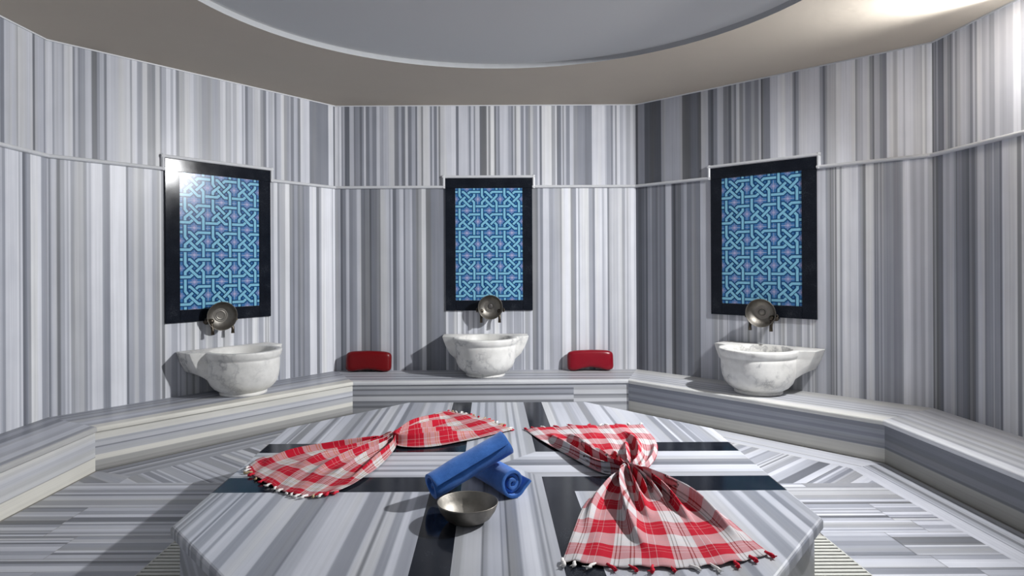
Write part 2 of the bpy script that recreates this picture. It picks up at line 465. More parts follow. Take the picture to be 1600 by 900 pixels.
M_pillow = simple('red_vinyl', (0.150, 0.0008, 0.003, 1), 0.34, 0, 0.3, 12, 0.12, 30, 0.05)
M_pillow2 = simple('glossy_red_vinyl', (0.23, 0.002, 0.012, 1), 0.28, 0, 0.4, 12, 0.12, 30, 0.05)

def terry():
    m, nt, b = new_mat('blue_terry')
    tc = nt.nodes.new('ShaderNodeTexCoord')
    n1 = noise(nt, tc.outputs['Object'], 420, 2, 0.7)
    n2 = noise(nt, tc.outputs['Object'], 25, 3, 0.6)
    k = math_node(nt, 'ADD', math_node(nt, 'MULTIPLY', n1, 0.5), math_node(nt, 'MULTIPLY', n2, 0.5))
    nt.links.new(ramp(nt, k, [(0.3, (0.028, 0.115, 0.40)), (0.7, (0.065, 0.205, 0.60))]), b.inputs['Base Color'])
    b.inputs['Roughness'].default_value = 0.95
    b.inputs['Specular IOR Level'].default_value = 0.1
    b.inputs['Sheen Weight'].default_value = 0.25
    bump(nt, b, k, 0.5, 0.004)
    return m
M_terry = terry()

def glaze(name, c):
    m = simple(name, c, 0.20, 0, 0.28, 60, 0.10)
    return m
M_tilebg = glaze('glaze_mid_blue', srgb(58, 112, 165))
M_tileline = glaze('glaze_navy', srgb(20, 64, 110))
M_strap = glaze('glaze_turquoise', srgb(126, 184, 208))
M_flower = glaze('glaze_lilac', srgb(112, 132, 176))
M_flower2 = glaze('glaze_pink', srgb(168, 160, 196))
M_tgrout = simple('white_tile_grout', (0.62, 0.66, 0.72, 1), 0.8)

def plaid(name, period_u, period_v, warm, red, off_u=0.0, off_v=0.0):
    """woven check: the two thread directions are averaged"""
    m, nt, b = new_mat(name)
    uv = nd(nt, 'ShaderNodeUVMap', uv_map='cloth')
    sep = nt.nodes.new('ShaderNodeSeparateXYZ'); nt.links.new(uv.outputs[0], sep.inputs[0])
    def threads(c, period, off, linecol):
        f = math_node(nt, 'FRACT', math_node(nt, 'DIVIDE', math_node(nt, 'ADD', c, 10 * period + off), period))
        wht = (0.53, 0.515, 0.53); rd = red; ln = linecol
        st = [(0.0, wht), (0.045, ln), (0.065, wht), (0.11, ln), (0.13, wht), (0.27, wht), (0.285, ln), (0.305, wht), (0.345, ln), (0.365, wht), (0.47, rd), (0.60, rd), (0.605, wht), (0.612, rd), (0.72, rd), (0.725, wht), (0.732, rd)]
        return ramp(nt, f, st, 'CONSTANT')
    a = threads(sep.outputs[0], period_u, off_u, warm[0])
    w = threads(sep.outputs[1], period_v, off_v, warm[1])
    col = mix_rgb(nt, 0.5, a, w)
    col = mix_rgb(nt, 0.18, col, mix_rgb(nt, 1.0, a, w, 'MULTIPLY'))
    n = noise(nt, uv.outputs[0], 260, 2, 0.6)
    k = math_node(nt, 'MULTIPLY_ADD', n, 0.3, 0.85)
    g = nt.nodes.new('ShaderNodeCombineColor')
    for i in range(3): nt.links.new(k, g.inputs[i])
    nt.links.new(mix_rgb(nt, 1.0, col, g.outputs[0], 'MULTIPLY'), b.inputs['Base Color'])
    b.inputs['Roughness'].default_value = 0.9; b.inputs['Specular IOR Level'].default_value = 0.12
    bump(nt, b, n, 0.25, 0.002)
    return m
RED = (0.43, 0.010, 0.028)
M_plaid_r = plaid('red_white_plaid', 0.175, 0.235, ((0.62, 0.52, 0.50), (0.10, 0.07, 0.06)), RED, 0.03, 0.02)
M_plaid_l = plaid('red_white_tan_plaid', 0.19, 0.20, ((0.50, 0.30, 0.12), (0.16, 0.10, 0.04)), RED, 0.02, 0.06)
M_thread_w = simple('white_thread', (0.72, 0.70, 0.68, 1), 0.9, 0, 0.1, 200, 0.2)
M_thread_r = simple('red_thread', (0.50, 0.02, 0.04, 1), 0.9, 0, 0.1, 200, 0.2)
M_thread_t = simple('tan_thread', (0.42, 0.33, 0.20, 1), 0.9, 0, 0.1, 200, 0.2)

# ------------------------------------------------------------------ room plan
WALL = [(-2.86, -0.3), (-2.86, 4.2), (-1.42, 6.0), (1.354, 6.0), (2.962, 4.34), (2.962, -0.3)]
SEAT = [(-2.383, -0.3), (-2.383, 3.935), (-1.144, 5.42), (1.160, 5.46), (2.429, 4.02), (2.429, -0.3)]
SEAT_Z, TRIM_Z, CEIL_Z = 0.267, 1.957, 2.714

def wall_frame(i):
    p, q = Vector((*WALL[i], 0)), Vector((*WALL[i + 1], 0))
    t = (q - p).normalized()
    return p, t, (q - p).length, math.atan2(t.y, t.x)

def wall_point(i, s, out=0.0, z=0.0):
    p, t, L, a = wall_frame(i)
    n = Vector((t.y, -t.x, 0))           # into the room
    v = p + t * s + n * out
    return Vector((v.x, v.y, z))

def build_wall(name, i, bands, seed, extra=None):
    """bands: (z0, z1, tones, s0, s1)"""
    p, t, L, ang = wall_frame(i)
    bm = bmesh.new(); lay = stripe_layer(bm)
    for bi, (z0, z1, tn, s0, s1) in enumerate(bands):
        ks = sorted(set([s0, s1] + [k for k in tn.knots() if s0 < k < s1]))
        for a, b in zip(ks, ks[1:]):
            if b - a < 1e-6: continue
            vs = [bm.verts.new((a, 0, z0)), bm.verts.new((b, 0, z0)), bm.verts.new((b, 0, z1)), bm.verts.new((a, 0, z1))]
            f = bm.faces.new(vs)
            for lp, s in zip(f.loops, (a + 1e-7, b - 1e-7, b - 1e-7, a + 1e-7)):
                lp[lay] = (albedo(tn.at(s)), s, lp.vert.co.z, seed + bi * 1.7)
    # the masonry behind the facing
    for f in add_box(bm, 0, L, 0.004, 0.12, 0, CEIL_Z):
        for lp in f.loops: lp[lay] = (0.4, 0, 0, 0)
    o = link(name, bm, M_wall, loc=p, rotz=ang, recalc=False)
    return struct(o)

PANEL = {1: (0.747, 1.619, 0.855, 1.514), 2: (1.015, 1.816, 1.107, 1.728), 3: (0.741, 1.583, 0.837, 1.475)}
UP = {0: LEFT_UP, 1: LEFTBACK_UP, 2: BACK_UP, 3: RIGHTBACK_UP, 4: RIGHT_UP}
LOW = {0: LEFT_LOW, 1: LEFTBACK_LOW, 2: BACK_LOW, 3: RIGHTBACK_LOW, 4: RIGHT_LOW}
UP[0] = [(t + 0.3, v) for t, v in UP[0]]; LOW[0] = [(t + 0.3, v) for t, v in LOW[0]]
names = {0: 'wall_left', 1: 'wall_left_back', 2: 'wall_back', 3: 'wall_right_back', 4: 'wall_right'}
for i in range(5):
    L = wall_frame(i)[2]
    up = Tones(pad_tones(UP[i], 0, L, 40 + i)); low = Tones(pad_tones(LOW[i], 0, L, 60 + i))
    bands = [(TRIM_Z, CEIL_Z, up, 0, L)]
    if i in PANEL:
        a, b = PANEL[i][:2]
        mild = Tones([(a + t, v if v > 125 else 138) for t, v in random_tones(b - a, 90 + i, 0.008, 0.05, 0.55)])
        bands += [(0, TRIM_Z, low, 0, a), (0, 0.83, mild, a, b), (0.83, TRIM_Z, low, a, b), (0, TRIM_Z, low, b, L)]
    else:
        bands += [(0, TRIM_Z, low, 0, L)]
    build_wall(names[i], i, bands, i * 3.1)

# ------------------------------------------------------------------ pencil trim around the room
def bar(bm, a, b, w, d):
    """half-round bar on the wall face from a to b (s, z)"""
    a, b = Vector((a[0], 0, a[1])), Vector((b[0], 0, b[1]))
    u = (b - a).normalized(); n = Vector((u.z, 0, -u.x))
    prof = []
    for k in range(7):
        th = math.pi * k / 6
        prof.append((-math.cos(th) * w / 2, -0.3 * d - 0.7 * d * math.sin(th)))
    prof = [(-w / 2, 0.002)] + prof + [(w / 2, 0.002)]
    A = [bm.verts.new(a - u * w / 2 + n * x + Vector((0, y, 0))) for x, y in prof]
    B = [bm.verts.new(b + u * w / 2 + n * x + Vector((0, y, 0))) for x, y in prof]
    m_ = len(prof)
    for k in range(m_):
        bm.faces.new((A[k], A[(k + 1) % m_], B[(k + 1) % m_], B[k]))
    bm.faces.new(A); bm.faces.new(B[::-1])

for i in range(5):
    p, t, L, ang = wall_frame(i)
    bm = bmesh.new()
    if i in PANEL:
        a, b = PANEL[i][0] - 0.014, PANEL[i][1] + 0.014
        path = [(0, TRIM_Z), (a, TRIM_Z), (a, 2.050), (b, 2.050), (b, TRIM_Z), (L, TRIM_Z)]
    else:
        path = [(0, TRIM_Z), (L, TRIM_Z)]
    for a, b in zip(path, path[1:]): bar(bm, a, b, 0.027, 0.024)
    struct(link('trim_%d' % (i + 1), bm, M_trim, loc=p, rotz=ang))
    bm = bmesh.new()
    add_box(bm, 0, L, -0.008, 0, CEIL_Z - 0.010, CEIL_Z - 0.001)
    struct(link('trim_%d' % (i + 6), bm, M_trim, loc=p, rotz=ang))

# ------------------------------------------------------------------ ceiling with its round recess
DC, DR = Vector((0.08, 3.13, 0)), 1.755
bm = bmesh.new()
N = 96
outer = [bm.verts.new((x, y, CEIL_Z)) for x, y in WALL]
inner = [bm.verts.new((DC.x + DR * math.cos(2 * math.pi * k / N), DC.y + DR * math.sin(2 * math.pi * k / N), CEIL_Z)) for k in range(N)]
es = [bm.edges.new((outer[k], outer[(k + 1) % len(outer)])) for k in range(len(outer))]
es += [bm.edges.new((inner[k], inner[(k + 1) % N])) for k in range(N)]
bmesh.ops.triangle_fill(bm, edges=es, use_beauty=True)
for f in bm.faces:
    if f.normal.z > 0: f.normal_flip()
struct(link('ceiling', bm, M_plaster, recalc=False))
bm = bmesh.new()
prof = [(DR, CEIL_Z), (DR - 0.003, CEIL_Z + 0.034), (DR - 0.02, CEIL_Z + 0.036), (0, CEIL_Z + 0.040)]
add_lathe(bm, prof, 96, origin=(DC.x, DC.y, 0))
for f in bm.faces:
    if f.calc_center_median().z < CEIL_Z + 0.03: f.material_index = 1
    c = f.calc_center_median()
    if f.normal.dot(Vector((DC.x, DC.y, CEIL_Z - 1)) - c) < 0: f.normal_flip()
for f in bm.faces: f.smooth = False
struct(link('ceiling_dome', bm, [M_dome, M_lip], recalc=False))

# ------------------------------------------------------------------ floor
def inset(poly, d):
    out = []
    n = len(poly)
    for i in range(n):
        if i == 0: out.append((poly[0][0] + d, poly[0][1])); continue
        if i == n - 1: out.append((poly[-1][0] - d, poly[-1][1])); continue
        a, b, c = Vector(poly[i - 1]), Vector(poly[i]), Vector(poly[i + 1])
        u, v = (b - a).normalized(), (c - b).normalized()
        nu, nv = Vector((u.y, -u.x)), Vector((v.y, -v.x))
        m = (nu + nv).normalized()
        out.append(tuple(b + m * d / m.dot(nu)))
    return out
RISER = inset(SEAT, -0.014)
BORDER = inset(SEAT, 0.255)
FRONT_Y = -0.3
GX0, GX1 = -1.43, 1.515           # outer sides of the two drain channels
GY = 2.95
floor = bmesh.new(); stripe_layer(floor)
border_tones = {
    0: [(0, 150), (0.03, 165), (0.06, 140), (0.12, 160)],
    1: [(0, 130), (0.05, 108), (0.08, 172), (0.10, 140), (0.13, 120), (0.17, 150), (0.2, 138), (0.26, 150)],
    2: [(0, 140), (0.05, 160), (0.12, 130), (0.18, 165)],
    3: [(0, 172), (0.06, 178), (0.165, 105), (0.172, 178), (0.25, 170)],
    4: [(0, 160), (0.03, 130), (0.045, 165), (0.075, 150), (0.095, 112), (0.118, 148), (0.145, 165), (0.158, 112), (0.164, 176), (0.35, 176)],
}
border_w = {0: 0.0, 1: 0.255, 2: 0.255, 3: 0.255, 4: 0.255}
for i in (1, 2, 3, 4):
    a, b, c, d = SEAT[i], SEAT[i + 1], BORDER[i + 1], BORDER[i]
    u = (Vector(b) - Vector(a)).normalized(); n = Vector((u.y, -u.x, 0))
    merge(floor, flat_poly([a, b, c, d], 0.0, n, (*a, 0), Tones(border_tones[i], 0.006), i * 2.3, (u.x, u.y, 0)))
corner = [SEAT[1], BORDER[1], (BORDER[1][0], 3.722), (SEAT[1][0], 3.722)]
merge(floor, flat_poly(corner, 0.0, (0.55, 0.83, 0), (-2.6, 3.6, 0), Tones([(0, 150), (0.12, 128), (0.2, 160), (0.25, 118), (0.33, 150)]), 5.5, (0.83, -0.55, 0)))
rows = [4.2, 3.86, 3.60, 3.345, 3.13, 2.99, 2.755, 2.64, 2.42, 2.30, 2.08, 1.96, 1.74, 1.62, 1.40, 1.28, 1.06, 0.94, 0.72, 0.6, 0.38, 0.26, 0.04, -0.08, -0.3]
jointR = [2.6, 1.75, 9, 1.945, 2.02, 1.81, 1.86, 1.97, 1.78]
jointL = [-9, -1.7, -9, -2.07, -2.06, -1.90, -2.12, -1.85, -2.2]
def tile(poly, axis, origin, seed, along):
    if len(poly) < 3: return
    merge(floor, flat_poly(poly, 0.0, axis, origin, Tones(random_tones(1.2, seed, 0.012, 0.075, 0.5), 0.006), (seed % 97) * 0.7, along))
leftQ = [SEAT[0], SEAT[1], BORDER[1]]
g = 0.0012
for r, (y1, y0) in enumerate(zip(rows, rows[1:])):
    for side in (1, -1):
        if side == 1:
            x_in = 1.0 if y0 > GY - 0.12 else GX1
            area = [(x_in, y0), (BORDER[4][0], y0), (BORDER[4][0], y1), (x_in, y1)]
            area = clip_rect(area, x_in, 9, -9, 3.66)
            j = jointR[r] if r < len(jointR) else 1.72 + 0.23 * ((r * 37) % 3) / 2
        else:
            x_in = -1.0 if y0 > GY - 0.12 else GX0
            area = [(SEAT[0][0], y0), (x_in, y0), (x_in, y1), (SEAT[0][0], y1)]
            area = clip_rect(area, -9, x_in, -9, 3.72)
            j = jointL[r] if r < len(jointL) else -1.75 - 0.25 * ((r * 41) % 3) / 2
        if len(area) < 3: continue
        for k, (xa, xb) in enumerate(((-9, j), (j, 9))):
            pc = clip_rect(area, xa + g, xb - g, y0 + g, y1 - g)
            tile(pc, (0, 1, 0), (0, y0, 0), 500 + r * 11 + side * 3 + k * 5, (1, 0, 0))
# diagonal fields: the bedding runs square to the bench in front of them
hull = [BORDER[0], BORDER[1], BORDER[2], BORDER[3], BORDER[4], BORDER[5]]
hull = hull[::-1]
for i, side in ((3, 1), (1, -1)):
    a, b = Vector(SEAT[i]), Vector(SEAT[i + 1])
    u = (b - a).normalized()
    area = clip_rect(hull, -9, 9, 3.66 if side == 1 else 3.72, 9)
    if side == 1: area = half(area, BORDER[3], (0.55, 4.2))
    else: area = half(area, (-0.45, 4.2), BORDER[2])
    w = 0.36
    for k in range(8):
        s0, s1 = k * w - 0.4, (k + 1) * w - 0.4
        pc = clip_poly(area, (u.x, u.y), u.dot(a) + s0 + g); 
        if len(pc) < 3: continue
        pc = clip_poly(pc, (-u.x, -u.y), -(u.dot(a) + s1 - g))
        if len(pc) < 3: continue
        org = a + u * s0
        tile(pc, (u.x, u.y, 0), (org.x, org.y, 0), 800 + i * 31 + k * 7, (-u.y, u.x, 0))
# in front of the back bench
area = half(half(clip_rect(hull, -9, 9, 4.2, 9), (0.55, 4.2), BORDER[3]), BORDER[2], (-0.45, 4.2))
if len(area) >= 3: tile(area, (1, 0, 0), (-2, 0, 0), 911, (0, 1, 0))
# bed under the slabs, with the two sunken channels
L_ = stripe_layer(floor)
def bed(x0, x1, y0, y1, z1, z0=-0.12, mat=1):
    for f in add_box(floor, x0, x1, y0, y1, z0, z1, mat):
        for lp in f.loops: lp[L_] = (0.3, 0, 0, 0)
bed(-2.9, GX0, FRONT_Y, 6.05, -0.003); bed(GX1, 3.0, FRONT_Y, 6.05, -0.003)
bed(GX0, GX1, GY, 6.05, -0.003)
bed(GX0, GX1, FRONT_Y, GY, -0.07, -0.12, 2)
struct(link('floor', floor, [M_floor, M_grout, M_dark], recalc=False))

# ------------------------------------------------------------------ drain grates beside the platform
def grate(x0, x1, label, slope):
    t = thing('drain_grate', label, 'grate', ((x0 + x1) / 2, 1.6, 0))
    w = (x1 - x0) / 2
    y0, y1 = 0.2 - 1.6, GY - 1.6
    bm = bmesh.new()
    n = int((y1 - y0) / 0.031)
    for k in range(n):
        y = y0 + (k + 0.5) * (y1 - y0) / n
        add_box(bm, -w + 0.005, w - 0.005, y - 0.0100, y + 0.0100, -0.016, 0.0)
    link('slats', bm, M_grate, t)
    bm = bmesh.new()
    add_box(bm, -w, -w + 0.006, y0, y1, -0.07, 0.0); add_box(bm, w - 0.006, w, y0, y1, -0.07, 0.0)
    add_box(bm, -w, w, y1 - 0.010, y1, -0.07, 0.001)
    link('grate_frame', bm, M_grate, t)
grate(1.245, GX1, 'slatted pale drain grate in the floor along the right side of the platform', 0)
grate(GX0, -1.165, 'slatted drain grate in shadow along the left side of the platform', 0)

# ------------------------------------------------------------------ bench around the walls
bench = thing('marble_bench', 'low striped grey marble bench running round the walls under the basins', 'bench', (0, 5.7, 0))
seat_tones = {
    0: [(0, 118), (0.05, 135), (0.10, 112), (0.16, 150), (0.22, 165), (0.30, 150), (0.36, 168), (0.42, 128), (0.455, 150)],
    1: [(0, 138), (0.03, 112), (0.06, 135), (0.11, 105), (0.13, 140), (0.20, 118), (0.24, 152), (0.34, 165), (0.40, 140), (0.455, 182)],
    2: [(0, 150), (0.12, 165), (0.16, 130), (0.22, 150), (0.30, 122), (0.36, 158), (0.42, 110), (0.45, 130), (0.50, 170)],
    3: [(0, 170), (0.08, 178), (0.17, 150), (0.20, 176), (0.27, 130), (0.29, 172), (0.34, 120), (0.37, 170), (0.41, 112), (0.44, 165), (0.48, 188)],
    4: [(0, 168), (0.05, 180), (0.09, 158), (0.13, 176), (0.17, 185), (0.20, 160), (0.25, 178), (0.29, 140), (0.32, 172), (0.36, 132), (0.40, 165), (0.44, 122), (0.47, 192)],
}
riser_tones = {   # from the top edge down
    0: [(0, 172), (0.02, 168), (0.06, 158), (0.12, 166), (0.148, 128), (0.153, 180), (0.235, 170)],
    1: [(0, 176), (0.045, 150), (0.06, 162), (0.085, 108), (0.092, 150), (0.135, 180), (0.168, 138), (0.20, 126), (0.222, 110)],
    2: [(0, 140), (0.03, 100), (0.046, 132), (0.075, 104), (0.092, 158), (0.130, 104), (0.15, 120), (0.17, 96), (0.19, 122)],
    3: [(0, 122), (0.03, 140), (0.06, 124), (0.085, 140), (0.11, 128), (0.13, 116), (0.145, 170), (0.21, 160)],
    4: [(0, 104), (0.05, 96), (0.09, 108), (0.13, 88), (0.145, 132), (0.22, 126)],  # stone tones lowered to carry the shade on this right-hand riser
}
riser_warm = {0: [(0, 0.6), (0.05, 0.2), (0.15, 1.0)], 1: [(0, 0.9), (0.045, 0.1), (0.135, 1.0), (0.168, 0.6)], 2: [(0, 0.1), (0.1, 0.3)], 3: [(0, 0.0), (0.145, 1.0)], 4: [(0, 0.0), (0.145, 1.0)]}
seat_warm = {0: [(0, 0.0), (0.455, 0.6)], 1: [(0, 0.0), (0.455, 1.0)], 2: [(0, 0.1), (0.5, 0.3)], 3: [(0, 0.5), (0.17, 0.1), (0.48, 0.6)], 4: [(0, 0.1), (0.47, 0.1)]}
BL = Vector((0, 5.7, 0))
for i in range(5):
    wa, wb, fb, fa = WALL[i], WALL[i + 1], SEAT[i + 1], SEAT[i]
    p, t, L, ang = wall_frame(i)
    n = Vector((t.y, -t.x, 0))
    bm = bmesh.new(); stripe_layer(bm)
    poly = [wa, wb, fb, fa]
    lo = [bm.verts.new((x, y - 5.7, SEAT_Z - 0.034)) for x, y in poly]
    hi = [bm.verts.new((x, y - 5.7, SEAT_Z)) for x, y in poly]
    bm.faces.new(lo[::-1]); bm.faces.new(hi)
    front = None
    for k in range(4):
        bm.faces.new((lo[k], lo[(k + 1) % 4], hi[(k + 1) % 4], hi[k]))
    bm.edges.ensure_lookup_table()
    sel = [e for e in bm.edges if {e.verts[0], e.verts[1]} in ({hi[2], hi[3]}, {lo[2], lo[3]})]
    bmesh.ops.bevel(bm, geom=sel, offset=0.012, segments=4, profile=0.5, affect='EDGES')
    tn = Tones([(s_, v_ if i < 3 else 165 + (v_ - 165) * 0.6) for s_, v_ in seat_tones[i]], 0.010)
    org = Vector((*wa, 0)) - BL
    stripe_cut(bm, n, org, tn, 0, 0.7)
    paint(bm, bm.faces, n, org, tn, 20 + i, t, Tones(seat_warm[i]))
    link('seat_slab', bm, M_bench, bench)
    a, b = Vector((*RISER[i], 0)), Vector((*RISER[i + 1], 0))
    u = (b - a).normalized(); nn = Vector((-u.y, u.x, 0))
    bm = bmesh.new(); stripe_layer(bm)
    segs = [(0.0, 1.0, riser_tones[i])]
    if i == 2: segs = [(0, 0.80, riser_tones[2]), (0.80, 1.0, [(0, 142), (0.05, 165), (0.085, 108), (0.10, 130), (0.12, 165), (0.15, 120), (0.175, 150)])]
    for s0, s1, tt in segs:
        tn = Tones(tt, 0.006); tmp = bmesh.new(); stripe_layer(tmp)
        A, B = a.lerp(b, s0) - BL, a.lerp(b, s1) - BL
        z1 = SEAT_Z - 0.034
        pts = [A, B, B + nn * 0.03, A + nn * 0.03]
        lo = [tmp.verts.new((q.x, q.y, 0.0)) for q in pts]; hi = [tmp.verts.new((q.x, q.y, z1)) for q in pts]
        tmp.faces.new(lo[::-1]); tmp.faces.new(hi)
        for k in range(4): tmp.faces.new((lo[k], lo[(k + 1) % 4], hi[(k + 1) % 4], hi[k]))
        o_ = Vector((A.x, A.y, z1))
        stripe_cut(tmp, (0, 0, -1), o_, tn, 0, 0.3)
        paint(tmp, tmp.faces, (0, 0, -1), o_, tn, 33 + i + s0 * 3, u, Tones(riser_warm[i]))
        merge(bm, tmp)
    link('riser', bm, M_bench, bench)

# ------------------------------------------------------------------ the heated platform in the middle
PZ = 0.318
PLAT = [(-0.53, 1.62), (0.62, 1.64), (1.203, 2.35), (1.25, 3.645), (0.64, 4.36), (-0.55, 4.365), (-1.162, 3.695), (-1.137, 2.305)]
plat = thing('heated_platform', 'octagonal striped marble platform inlaid with black bands in the middle of the room', 'platform', (0.04, 3.0, 0))
PO = Vector((0.04, 3.0, 0))
VX0, VX1, VX2, VX3 = -0.247, -0.122, 0.222, 0.342
HY0, HY1, HY2, HY3 = 2.642, 2.825, 3.2, 3.361
ARM = [(HY1 - 2.823 + 2.823, 150), (2.868, 140), (2.885, 172), (2.963, 176), (2.984, 108), (3.03, 122), (3.072, 160), (3.12, 176), (3.19, 172)]
ARM_L = [(2.825, 140), (2.85, 172), (2.90, 120), (2.93, 170), (2.97, 135), (3.0, 176), (3.05, 150), (3.08, 176), (3.14, 130), (3.16, 165)]
T_FL = Tones(pad_tones(FL, -1.2, -0.24, 7)); T_FC = Tones(FC); T_FR = Tones(pad_tones(FR, 0.33, 1.3, 9))
T_BL = Tones(pad_tones(BLf, -1.2, -0.24, 12)); T_BC = Tones(BC); T_BR = Tones(pad_tones(BR, 0.32, 1.3, 13))
T_AR = Tones(ARM); T_AL = Tones(ARM_L)
def field(x, y):
    """which piece of stone lies at this spot: (tones or None for black, axis)"""
    inx = VX1 < x < VX2; iny = HY1 < y < HY2
    if inx and iny:
        kx = (x - (VX1 + VX2) / 2) / ((VX2 - VX1) / 2); ky = (y - (HY1 + HY2) / 2) / ((HY2 - HY1) / 2)
        if abs(kx) > abs(ky): return (T_AR if kx > 0 else T_AL), 'y'
        return (T_BC if ky > 0 else T_FC), 'x'
    if inx: return (T_BC if y > HY2 else T_FC), 'x'
    if iny: return (T_AR if x > VX2 else T_AL), 'y'
    if VX0 < x < VX1 or VX2 < x < VX3 or HY0 < y < HY1 or HY2 < y < HY3: return None, 'x'
    if y < HY0: return (T_FL if x < VX0 else T_FR), 'x'
    return (T_BL if x < VX0 else T_BR), 'x'

def platform_top():
    bm = bmesh.new(); stripe_layer(bm)
    lo = [bm.verts.new((x, y, PZ - 0.036)) for x, y in PLAT]; hi = [bm.verts.new((x, y, PZ)) for x, y in PLAT]
    bm.faces.new(lo[::-1]); bm.faces.new(hi)
    n = len(PLAT)
    for k in range(n): bm.faces.new((lo[k], lo[(k + 1) % n], hi[(k + 1) % n], hi[k]))
    his = set(hi)
    top = [e for e in bm.edges if e.verts[0] in his and e.verts[1] in his]
    bmesh.ops.bevel(bm, geom=top, offset=0.012, segments=3, profile=0.5, affect='EDGES')
    X, Y = Vector((1, 0, 0)), Vector((0, 1, 0))
    for v in (VX0, VX1, VX2, VX3): cut(bm, X * v, X)
    for v in (HY0, HY1, HY2, HY3): cut(bm, Y * v, Y)
    c = Vector(((VX1 + VX2) / 2, (HY1 + HY2) / 2, 0))
    ctr = lambda: [f for f in bm.faces if VX1 < f.calc_center_median().x < VX2 and HY1 < f.calc_center_median().y < HY2]
    dx, dy = VX2 - VX1, HY2 - HY1
    cut(bm, c, Vector((dy, -dx, 0)), ctr()); cut(bm, c, Vector((dy, dx, 0)), ctr())
    # saw every field along its own bedding
    for tn in (T_FL, T_FC, T_FR, T_BL, T_BC, T_BR, T_AR, T_AL):
        for k in tn.knots():
            fs = []
            for f in bm.faces:
                m_ = f.calc_center_median()
                t_, ax = field(m_.x, m_.y)
                if t_ is tn:
                    lo_ = min((v.co.x if ax == 'x' else v.co.y) for v in f.verts); hi_ = max((v.co.x if ax == 'x' else v.co.y) for v in f.verts)
                    if lo_ < k < hi_: fs.append(f)
            if fs:
                ax = field(*fs[0].calc_center_median().xy)[1]
                cut(bm, (X if ax == 'x' else Y) * k, X if ax == 'x' else Y, fs)
    L = stripe_layer(bm)
    for f in bm.faces:
        m_ = f.calc_center_median()
        tn, ax = field(m_.x, m_.y)
        if tn is None: f.material_index = 1; continue
        for lp in f.loops:
            q = lp.vert.co
            q = q.lerp(m_, 0.002)
            t_, al = (q.x, q.y) if ax == 'x' else (q.y, q.x)
            lp[L] = (albedo(tn.at(t_)), t_, al, 50 + (id(tn) % 1) + [T_FL, T_FC, T_FR, T_BL, T_BC, T_BR, T_AR, T_AL].index(tn) * 1.3)
    return bm

bm = platform_top()
black = [f for f in bm.faces if f.material_index == 1]
for qx in (-1, 1):
    for qy in (-1, 1):
        b2 = bm.copy()
        b2.faces.ensure_lookup_table()
        drop = []
        for f in b2.faces:
            m_ = f.calc_center_median()
            keep = f.material_index == 1 and (m_.x > 0.05) == (qx > 0) and (m_.y > 3.0) == (qy > 0)
            if not keep: drop.append(f)
        bmesh.ops.delete(b2, geom=drop, context='FACES')
        for f in b2.faces: f.material_index = 0
        for v in b2.verts: v.co -= PO
        o = link('inlay_band', b2, M_granite, plat, recalc=False)
        o['label'] = 'black granite inlay band'
bmesh.ops.delete(bm, geom=black, context='FACES')
for v in bm.verts: v.co -= PO
link('top_slab', bm, M_slab, plat, recalc=False)
bm = bmesh.new(); stripe_layer(bm)
cx_, cy_ = 0.04, 3.0
base = [(cx_ + (x - cx_) * 0.978 - cx_, cy_ + (y - cy_) * 0.978 - cy_) for x, y in PLAT]
lo = [bm.verts.new((x, y, -0.07)) for x, y in base]; hi = [bm.verts.new((x, y, PZ - 0.036)) for x, y in base]
for k in range(8): bm.faces.new((lo[k], lo[(k + 1) % 8], hi[(k + 1) % 8], hi[k]))
tn = Tones(random_tones(3.2, 77, 0.02, 0.09, 0.6), 0.012)
ax = Vector((0.8, 0, 0.6))
stripe_cut(bm, ax, Vector((-1.3, 0, 0)), tn, 0, 3.2)
paint(bm, bm.faces, ax, Vector((-1.3, 0, 0)), tn, 71, (-0.6, 0, 0.8))
link('base', bm, M_slab, plat)

# ------------------------------------------------------------------ tile panels
STRAPS = [
    [(.187, -0.02), (.187, .33), (.27, .44)], [(.29, .17), (.36, .17), (.64, .44)], [(.365, .54), (.64, .81), (.75, .81)],
    [(.84, .255), (.84, .35), (.57, .62)], [(.45, .39), (.187, .63), (.187, .74)], [(-0.0, .81), (.35, .81), (.45, .72)],
    [(.56, .25), (.65, .17), (1.0, .17)], [(.75, .54), (.835, .63), (.835, 1.0)], [(.0, .17), (.10, .17)], [(.91, .81), (1.0, .81)],
    [(.187, .90), (.187, 1.0)], [(.835, 0.0), (.835, .08)],
]
def ribbon(bm, pts, w, y, W_, H_, mat, ext=0.0):
    P = [Vector((max(0.0, min(1.0, a)), b)) for a, b in pts]
    if ext:
        for e, (k, j) in ((0, (0, 1)), (-1, (-1, -2))):
            d = (P[k] - P[j]).normalized() * ext
            q = P[k] + d
            P[k] = Vector((min(1, max(0, q.x)), min(1, max(0, q.y))))
    L_r = []
    for i, p in enumerate(P):
        ds = []
        if i > 0: ds.append((p - P[i - 1]).normalized())
        if i < len(P) - 1: ds.append((P[i + 1] - p).normalized())
        ns = [Vector((-d.y, d.x)) for d in ds]
        m_ = sum(ns, Vector((0, 0))).normalized()
        m_ = m_ / max(0.5, m_.dot(ns[0])) * w / 2
        L_r.append((p + m_, p - m_))
    def V(q): return bm.verts.new((min(1, max(0, q.x)) * W_, y, (1 - min(1, max(0, q.y))) * H_))
    for A, B in zip(L_r, L_r[1:]):
        try:
            f = bm.faces.new((V(A[0]), V(A[1]), V(B[1]), V(B[0]))); f.material_index = mat
        except ValueError: pass

def poly2(bm, pts, y, W_, H_, mat):
    f = bm.faces.new([bm.verts.new((min(1, max(0, a)) * W_, y, (1 - min(1, max(0, b))) * H_)) for a, b in pts]); f.material_index = mat

